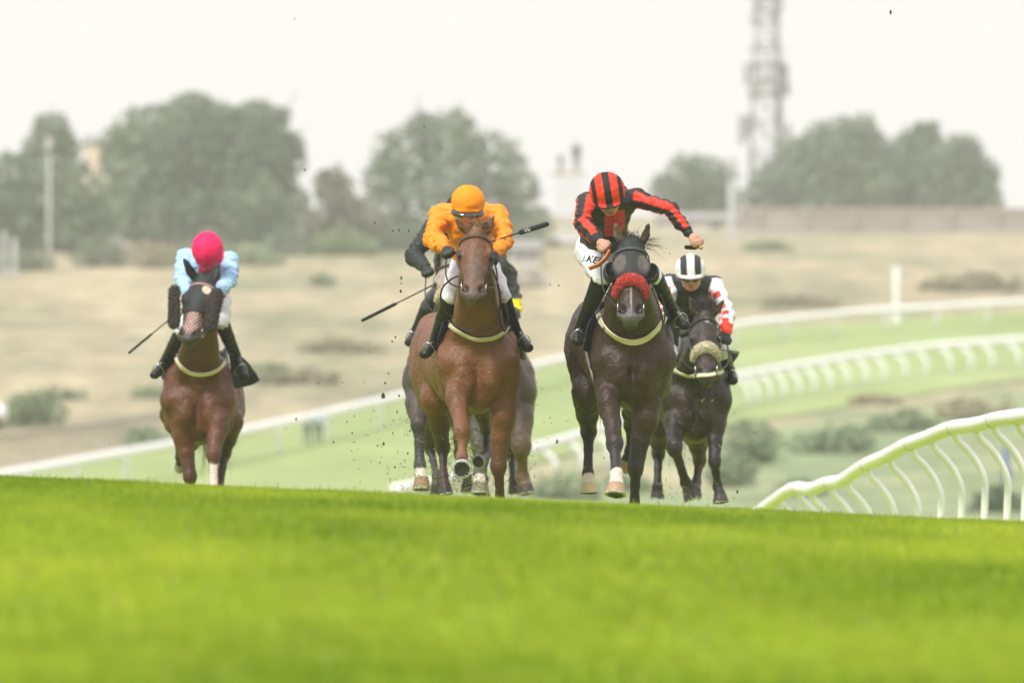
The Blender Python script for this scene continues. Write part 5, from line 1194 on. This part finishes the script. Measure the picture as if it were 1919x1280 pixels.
def stander(label, base, h, shirt, trousers, seed, lean=0.0, headc=SKIN, group=None, arms_up=False):
    """a small distant standing figure"""
    b = np.array(base, float); k = h / 1.75; root = thing('person', label, 'person', b, group); Z = lambda x, y, z: b + np.array([x * k + lean * z * .1, y * k, z * k])
    f = Field(b + np.array([-.6, -.6, -.1]), b + np.array([.6, .6, h + .15]), .022)
    f.ell(Z(0, 0, 1.64), np.array([.075, .095, .115]) * k, None, .02); f.cone(Z(0, 0, 1.45), Z(0, 0, 1.6), .055 * k, .05 * k, .02); f.cone(Z(0, -.09, 1.63), Z(0, -.11, 1.6), .016, .02, .01)
    f.cone(Z(0, 0, 1.32), Z(0, 0, 1.0), .155 * k, .125 * k, .05, (1, 0, 0), 1.2, 1.15)
    for s_ in (-1, 1):
        f.cone(Z(s_ * .1, 0, .95), Z(s_ * .11, -.02, .5), .09 * k, .06 * k, .03); f.cone(Z(s_ * .11, -.02, .5), Z(s_ * .11, .02, .08), .06 * k, .04 * k, .02); f.cone(Z(s_ * .11, .02, .05), Z(s_ * .12, -.14, .04), .045 * k, .04 * k, .02)
        e = Z(s_ * .27, -.1 if arms_up else .02, 1.15); w = Z(s_ * .14, -.38, 1.35) if arms_up else Z(s_ * .25, -.14, .92)
        f.cone(Z(s_ * .19, 0, 1.40), e, .055 * k, .045 * k, .03); f.cone(e, w, .045 * k, .032 * k, .02); f.ell(w, .045 * k, None, .02)
    V, Fc = f.mesh(); c = np.ones((len(V), 3)) * np.array(headc); hh = (V[:, 2] - b[2]) / k
    c[hh < 1.47] = shirt; c[hh < .98] = trousers; c[hh < .09] = (.02, .02, .02); c[(hh > 1.68)] = (.05, .03, .02)
    mesh_obj('body', V, Fc, M_skin, root, cols=c); return root
stander('camera operator in dark clothes standing on the white hoist', (xh + .42, D, zf + .06), 1.78, (.03, .035, .05), (.05, .05, .06), 1, arms_up=True)
p = gp(576, 838); stander('left of two people in pale blue shirts at the far rail', p, 1.22, (.45, .50, .66), (.06, .09, .13), 2, group='people at the far rail')
p = gp(597, 836); stander('right of two people at the far rail, with a white hat', p, 1.25, (.5, .55, .66), (.05, .08, .12), 3, headc=(.7, .65, .6), group='people at the far rail')

# parked white van at the left edge, mostly out of frame
d = gd(806); s = d / F; xv = (-38 - 959.5) * s; zv = float(gz(0, d)); root = thing('van', 'white van cut off by the left edge of the frame', 'van', (xv, d, zv))
f = Field((xv - 1.6, d - 1.2, zv), (xv + 1.6, d + 1.2, zv + 1.6), .04); f.cone((xv - .9, d, zv + .6), (xv + .6, d, zv + .55), .42, .36, .1, (0, 1, 0), 1.6, 1.6); f.cone((xv - .9, d, zv + .85), (xv + .1, d, zv + .8), .36, .3, .1, (0, 1, 0), 1.6, 1.6)
V, Fc = f.mesh(); mesh_obj('bodywork', V, Fc, M_wp, root)
for (x, y) in ((-.8, -.6), (.55, -.6), (-.8, .6), (.55, .6)):
    mb = MB(); mb.tube([(xv + x, d + y - .1, zv + .22), (xv + x, d + y + .1, zv + .22)], .22, 16); mb.build('wheel', M_rub, root)
mb = MB(); mb.box((xv - .1, d - .62, zv + .95), (.3, .02, .12)); mb.build('window', M_lens, root)

# ------------------------------------------------------------------ near rail, in focus at right
TOPS = [(1405, 962, 81.5), (1422, 949, 80), (1450, 928, 79), (1487, 904, 77.5), (1520, 905, 76.2), (1549, 894, 75), (1577, 889, 74), (1619, 861, 72.5), (1661, 842, 71), (1697, 822, 69.6), (1740, 806, 68.2), (1782, 789, 66.8), (1829, 782, 65.3), (1872, 771, 63.8), (1919, 765, 62.4), (1975, 757, 60.8), (2040, 750, 59)]
RR = .060
def cr(pts, n):
    pts = np.array(pts, float); o = []
    for i in range(len(pts) - 1):
        p0, p1, p2, p3 = pts[max(i - 1, 0)], pts[i], pts[i + 1], pts[min(i + 2, len(pts) - 1)]
        for t in np.linspace(0, 1, n + 1)[:-1]: o.append(.5 * ((2 * p1) + (-p0 + p2) * t + (2 * p0 - 5 * p1 + 4 * p2 - p3) * t * t + (-p0 + 3 * p1 - 3 * p2 + p3) * t**3))
    o.append(pts[-1]); return o
rp = [px(x, y, d) - np.array([0, 0, RR]) for x, y, d in TOPS]
root = thing('running_rail', 'near white plastic running rail with curved posts, sharp at the right edge', 'rail', (rp[8][0], rp[8][1], float(gz(rp[8][0], rp[8][1]))))
sm = cr(rp, 8); mb = MB(); mb.tube(sm, RR, 16); mb.build('rail', M_rail, root, True)
M_joint = mat('rail joint', (.36, .36, .31), rough=.5)
POSTS = [1465, 1496, 1520, 1556, 1588, 1625, 1668, 1706, 1745, 1790, 1829, 1862, 1905, 1948, 1990]
xs_top = np.array([640 * 0 + (p[0] * F / p[1] + 959.5) for p in sm])
for i, x in enumerate(POSTS):
    j = int(np.argmin(abs(xs_top - x))); p = sm[j]; t = nrm(sm[min(j + 1, len(sm) - 1)] - sm[max(j - 1, 0)]); zg = float(gz(p[0] + .3, p[1]))
    k = 1.0; out = np.array([.25, -.02, 0])
    pts = [p + np.array([.0, 0, -RR * .6]), p + np.array([.035, 0, -RR - .05]), p + out * .45 + np.array([0, 0, -.185]), p + out * .80 + np.array([0, 0, -.31]), p + out + np.array([.0, 0, -.45]), p + out + np.array([.0, 0, -.62]), np.array([p[0] + out[0] - .02, p[1], zg - .1])]
    pts = cr(pts, 5); mb = MB(); mb.tube(pts, [.030] * (len(pts) - 6) + [.031] * 6, 10); mb.build('post', M_rail, root, True)
    mb = MB(); mb.tube([p - t * .012, p + t * .012], RR * 1.05, 16); mb.build('joint_sleeve', M_joint if i % 2 else M_rail, root, True)

# ------------------------------------------------------------------ grass blades on the near turf
M_blade = mat('grass blades', vcol=True, rough=.55, trans=.45, spec=.25)
def blades(n, y0, y1, h, w, seed, xpad=1.12):
    r = np.random.RandomState(seed); y = y0 + (y1 - y0) * r.rand(n); x = (r.rand(n) * 2 - 1) * y * 960 / F * xpad
    cl = wnoise(np.stack([x, y * .6, 0 * x], 1), 5, 3); keep = r.rand(n) < (.62 + .38 * cl); x, y, cl = x[keep], y[keep], cl[keep]; n = len(x)
    z = gz(x, y); hh = h * (.45 + .7 * r.rand(n)) * (1 + .3 * cl); a = r.rand(n) * 6.283; ln = .55 * hh * r.rand(n)
    b = np.stack([x, y, z], 1); sd = np.stack([np.cos(a), np.sin(a) * .5, 0 * a], 1) * w * (.6 + .8 * r.rand(n))[:, None]; th = r.rand(n) * 6.283
    tip = b + np.stack([np.cos(th) * ln, np.sin(th) * ln, hh], 1); V = np.stack([b - sd, b + sd, tip], 1).reshape(-1, 3)
    big = wnoise(np.stack([x, y * .32, 0 * x], 1), 1.1, 8); tuft = wnoise(np.stack([x, y * .35, 0 * x], 1), 24, 5); k = np.clip(.42 + .36 * big + .14 * cl + .15 * tuft + .16 * r.normal(size=n), 0, 1)[:, None]
    c = np.array((.128, .235, .003)) * (1 - k) + np.array((.49, .575, .05)) * k; straw = (r.rand(n) < .03); c[straw] = (.34, .31, .12)
    return V, np.repeat(c, 3, 0)
Vs, Cs = zip(blades(150000, 30, 42, .038, .0060, 1), blades(230000, 42, 53, .036, .0055, 2), blades(110000, 16, 30, .035, .006, 3), blades(60000, 53, 74, .045, .006, 4), blades(3000, 43, 52, .062, .0045, 6))
V = np.concatenate(Vs); c = np.concatenate(Cs)
o = mesh_obj('grass', V, np.arange(len(V)).reshape(-1, 3), M_blade, None, False, c); tag(o, 'short bright green turf grass covering the brow in front of the horses', 'grass', kind='stuff')

# ------------------------------------------------------------------ kicked up turf
M_clod = mat('mud', (.035, .028, .014), rough=.95, noise=.4, nscale=40)
CL = [(718, 742, 7), (722, 718, 3.5), (741, 632, 3), (735, 640, 3), (752, 521, 4), (751, 546, 4), (752, 531, 2.5), (702, 417, 3), (795, 236, 2.5), (719, 832, 4), (708, 836, 3), (768, 808, 3), (748, 742, 3), (765, 722, 2.5), (728, 700, 2.5),
      (1044, 828, 5), (571, 318, 3), (1669, 22, 5), (736, 432, 2.5), (748, 431, 2.5), (766, 432, 3), (1255, 475, 2), (740, 876, 3), (712, 868, 2.5), (555, 786, 3), (625, 829, 3), (660, 812, 2.5), (650, 791, 2), (1382, 922, 4), (1253, 803, 2), (690, 660, 2), (664, 780, 2), (700, 770, 2), (736, 812, 2.5), (1132, 858, 2), (764, 850, 3), (744, 772, 3), (552, 34, 2), (1047, 535, 2.5), (1031, 533, 2)]  # one speck high on the right is a bird in clod shape
for i, (x, y, r_) in enumerate(CL):
    r0 = np.random.RandomState(i); d = 57 + 5 * r0.rand(); p = px(x, y, d); rr = r_ * d / F * .55; bm = []
    th = np.linspace(0, 2 * math.pi, 9)[:-1]; V = []
    for zi in (-.8, -.35, .3, .8):
        for t in th: V.append(p + rr * np.array([math.cos(t) * math.sqrt(1 - zi * zi * .9) * (.6 + .6 * r0.rand()), math.sin(t) * math.sqrt(1 - zi * zi * .9) * .8, zi * (1.0 + 1.0 * r0.rand())]))
    V += [p + np.array([0, 0, -rr * 1.2]), p + np.array([0, 0, rr * 1.4])]
    Fq = [(a * 8 + b, a * 8 + (b + 1) % 8, a * 8 + 8 + (b + 1) % 8, a * 8 + 8 + b) for a in range(3) for b in range(8)] + [(32, (b + 1) % 8, b) for b in range(8)] + [(33, 24 + b, 24 + (b + 1) % 8) for b in range(8)]
    o = mesh_obj('mud_clod', V, Fq, M_clod, None, True, origin=p); tag(o, 'small dark clod of turf flying through the air around the horses', 'mud clod', 'clods of turf thrown up by the hooves')
r = np.random.RandomState(77); V = []; Cc = []; n = 0
for (cx_, cyy_, sx2, sy2, num, d) in ((872, 850, 26, 48, 950, 59.3), (840, 905, 50, 18, 260, 59), (955, 860, 45, 45, 120, 59), (730, 820, 60, 60, 70, 59), (1310, 800, 50, 80, 46, 60.4), (800, 900, 25, 20, 60, 60), (1290, 920, 60, 10, 60, 60)):
    for _ in range(num):
        p = px(cx_ + r.normal() * sx2, min(cyy_ + r.normal() * sy2, 948), d + r.normal() * .5); a = r.normal(size=3); a /= np.linalg.norm(a); l = .012 + .03 * r.rand(); w = np.cross(a, [0, 1, 0]) * .0022; m = p + a * l * .5 + r.normal(size=3) * .004
        V += [p - w, p + w, m + w, m - w, m - w, m + w, p + a * l + w * .3, p + a * l - w * .3]; k = r.rand(); c_ = np.array((.16, .22, .03)) * k + np.array((.42, .42, .14)) * (1 - k); 
        if r.rand() < .3: c_ = np.array((.05, .045, .02))
        Cc += [c_] * 8; n += 2
o = mesh_obj('grass_spray', np.array(V), np.arange(4 * n).reshape(-1, 4), M_blade, None, False, np.array(Cc)); tag(o, 'spray of torn grass blades thrown up behind the raised hoof', 'torn grass', kind='stuff')

# ------------------------------------------------------------------ haze
me = bpy.data.meshes.new('haze'); z0, z1, X_, Y0, Y1 = -7.5, 42, 275, -12, 910
me.from_pydata([(x, y, z) for x in (-X_, X_) for y in (Y0, Y1) for z in (z0, z1)], [], [(0, 1, 3, 2), (4, 6, 7, 5), (0, 4, 5, 1), (2, 3, 7, 6), (0, 2, 6, 4), (1, 5, 7, 3)])
o = bpy.data.objects.new('haze', me); C.objects.link(o); tag(o, 'pale summer haze over the racecourse and hillside', 'haze', kind='stuff')
m = bpy.data.materials.new('haze'); m.use_nodes = True; t = m.node_tree; t.nodes.remove(t.nodes['Principled BSDF']); pv = N(t, 'ShaderNodeVolumePrincipled')
pv.inputs['Color'].default_value = (.95, .95, .94, 1); pv.inputs['Density'].default_value = .00050; pv.inputs['Anisotropy'].default_value = .0
t.links.new(pv.outputs[0], t.nodes['Material Output'].inputs['Volume']); me.materials.append(m)
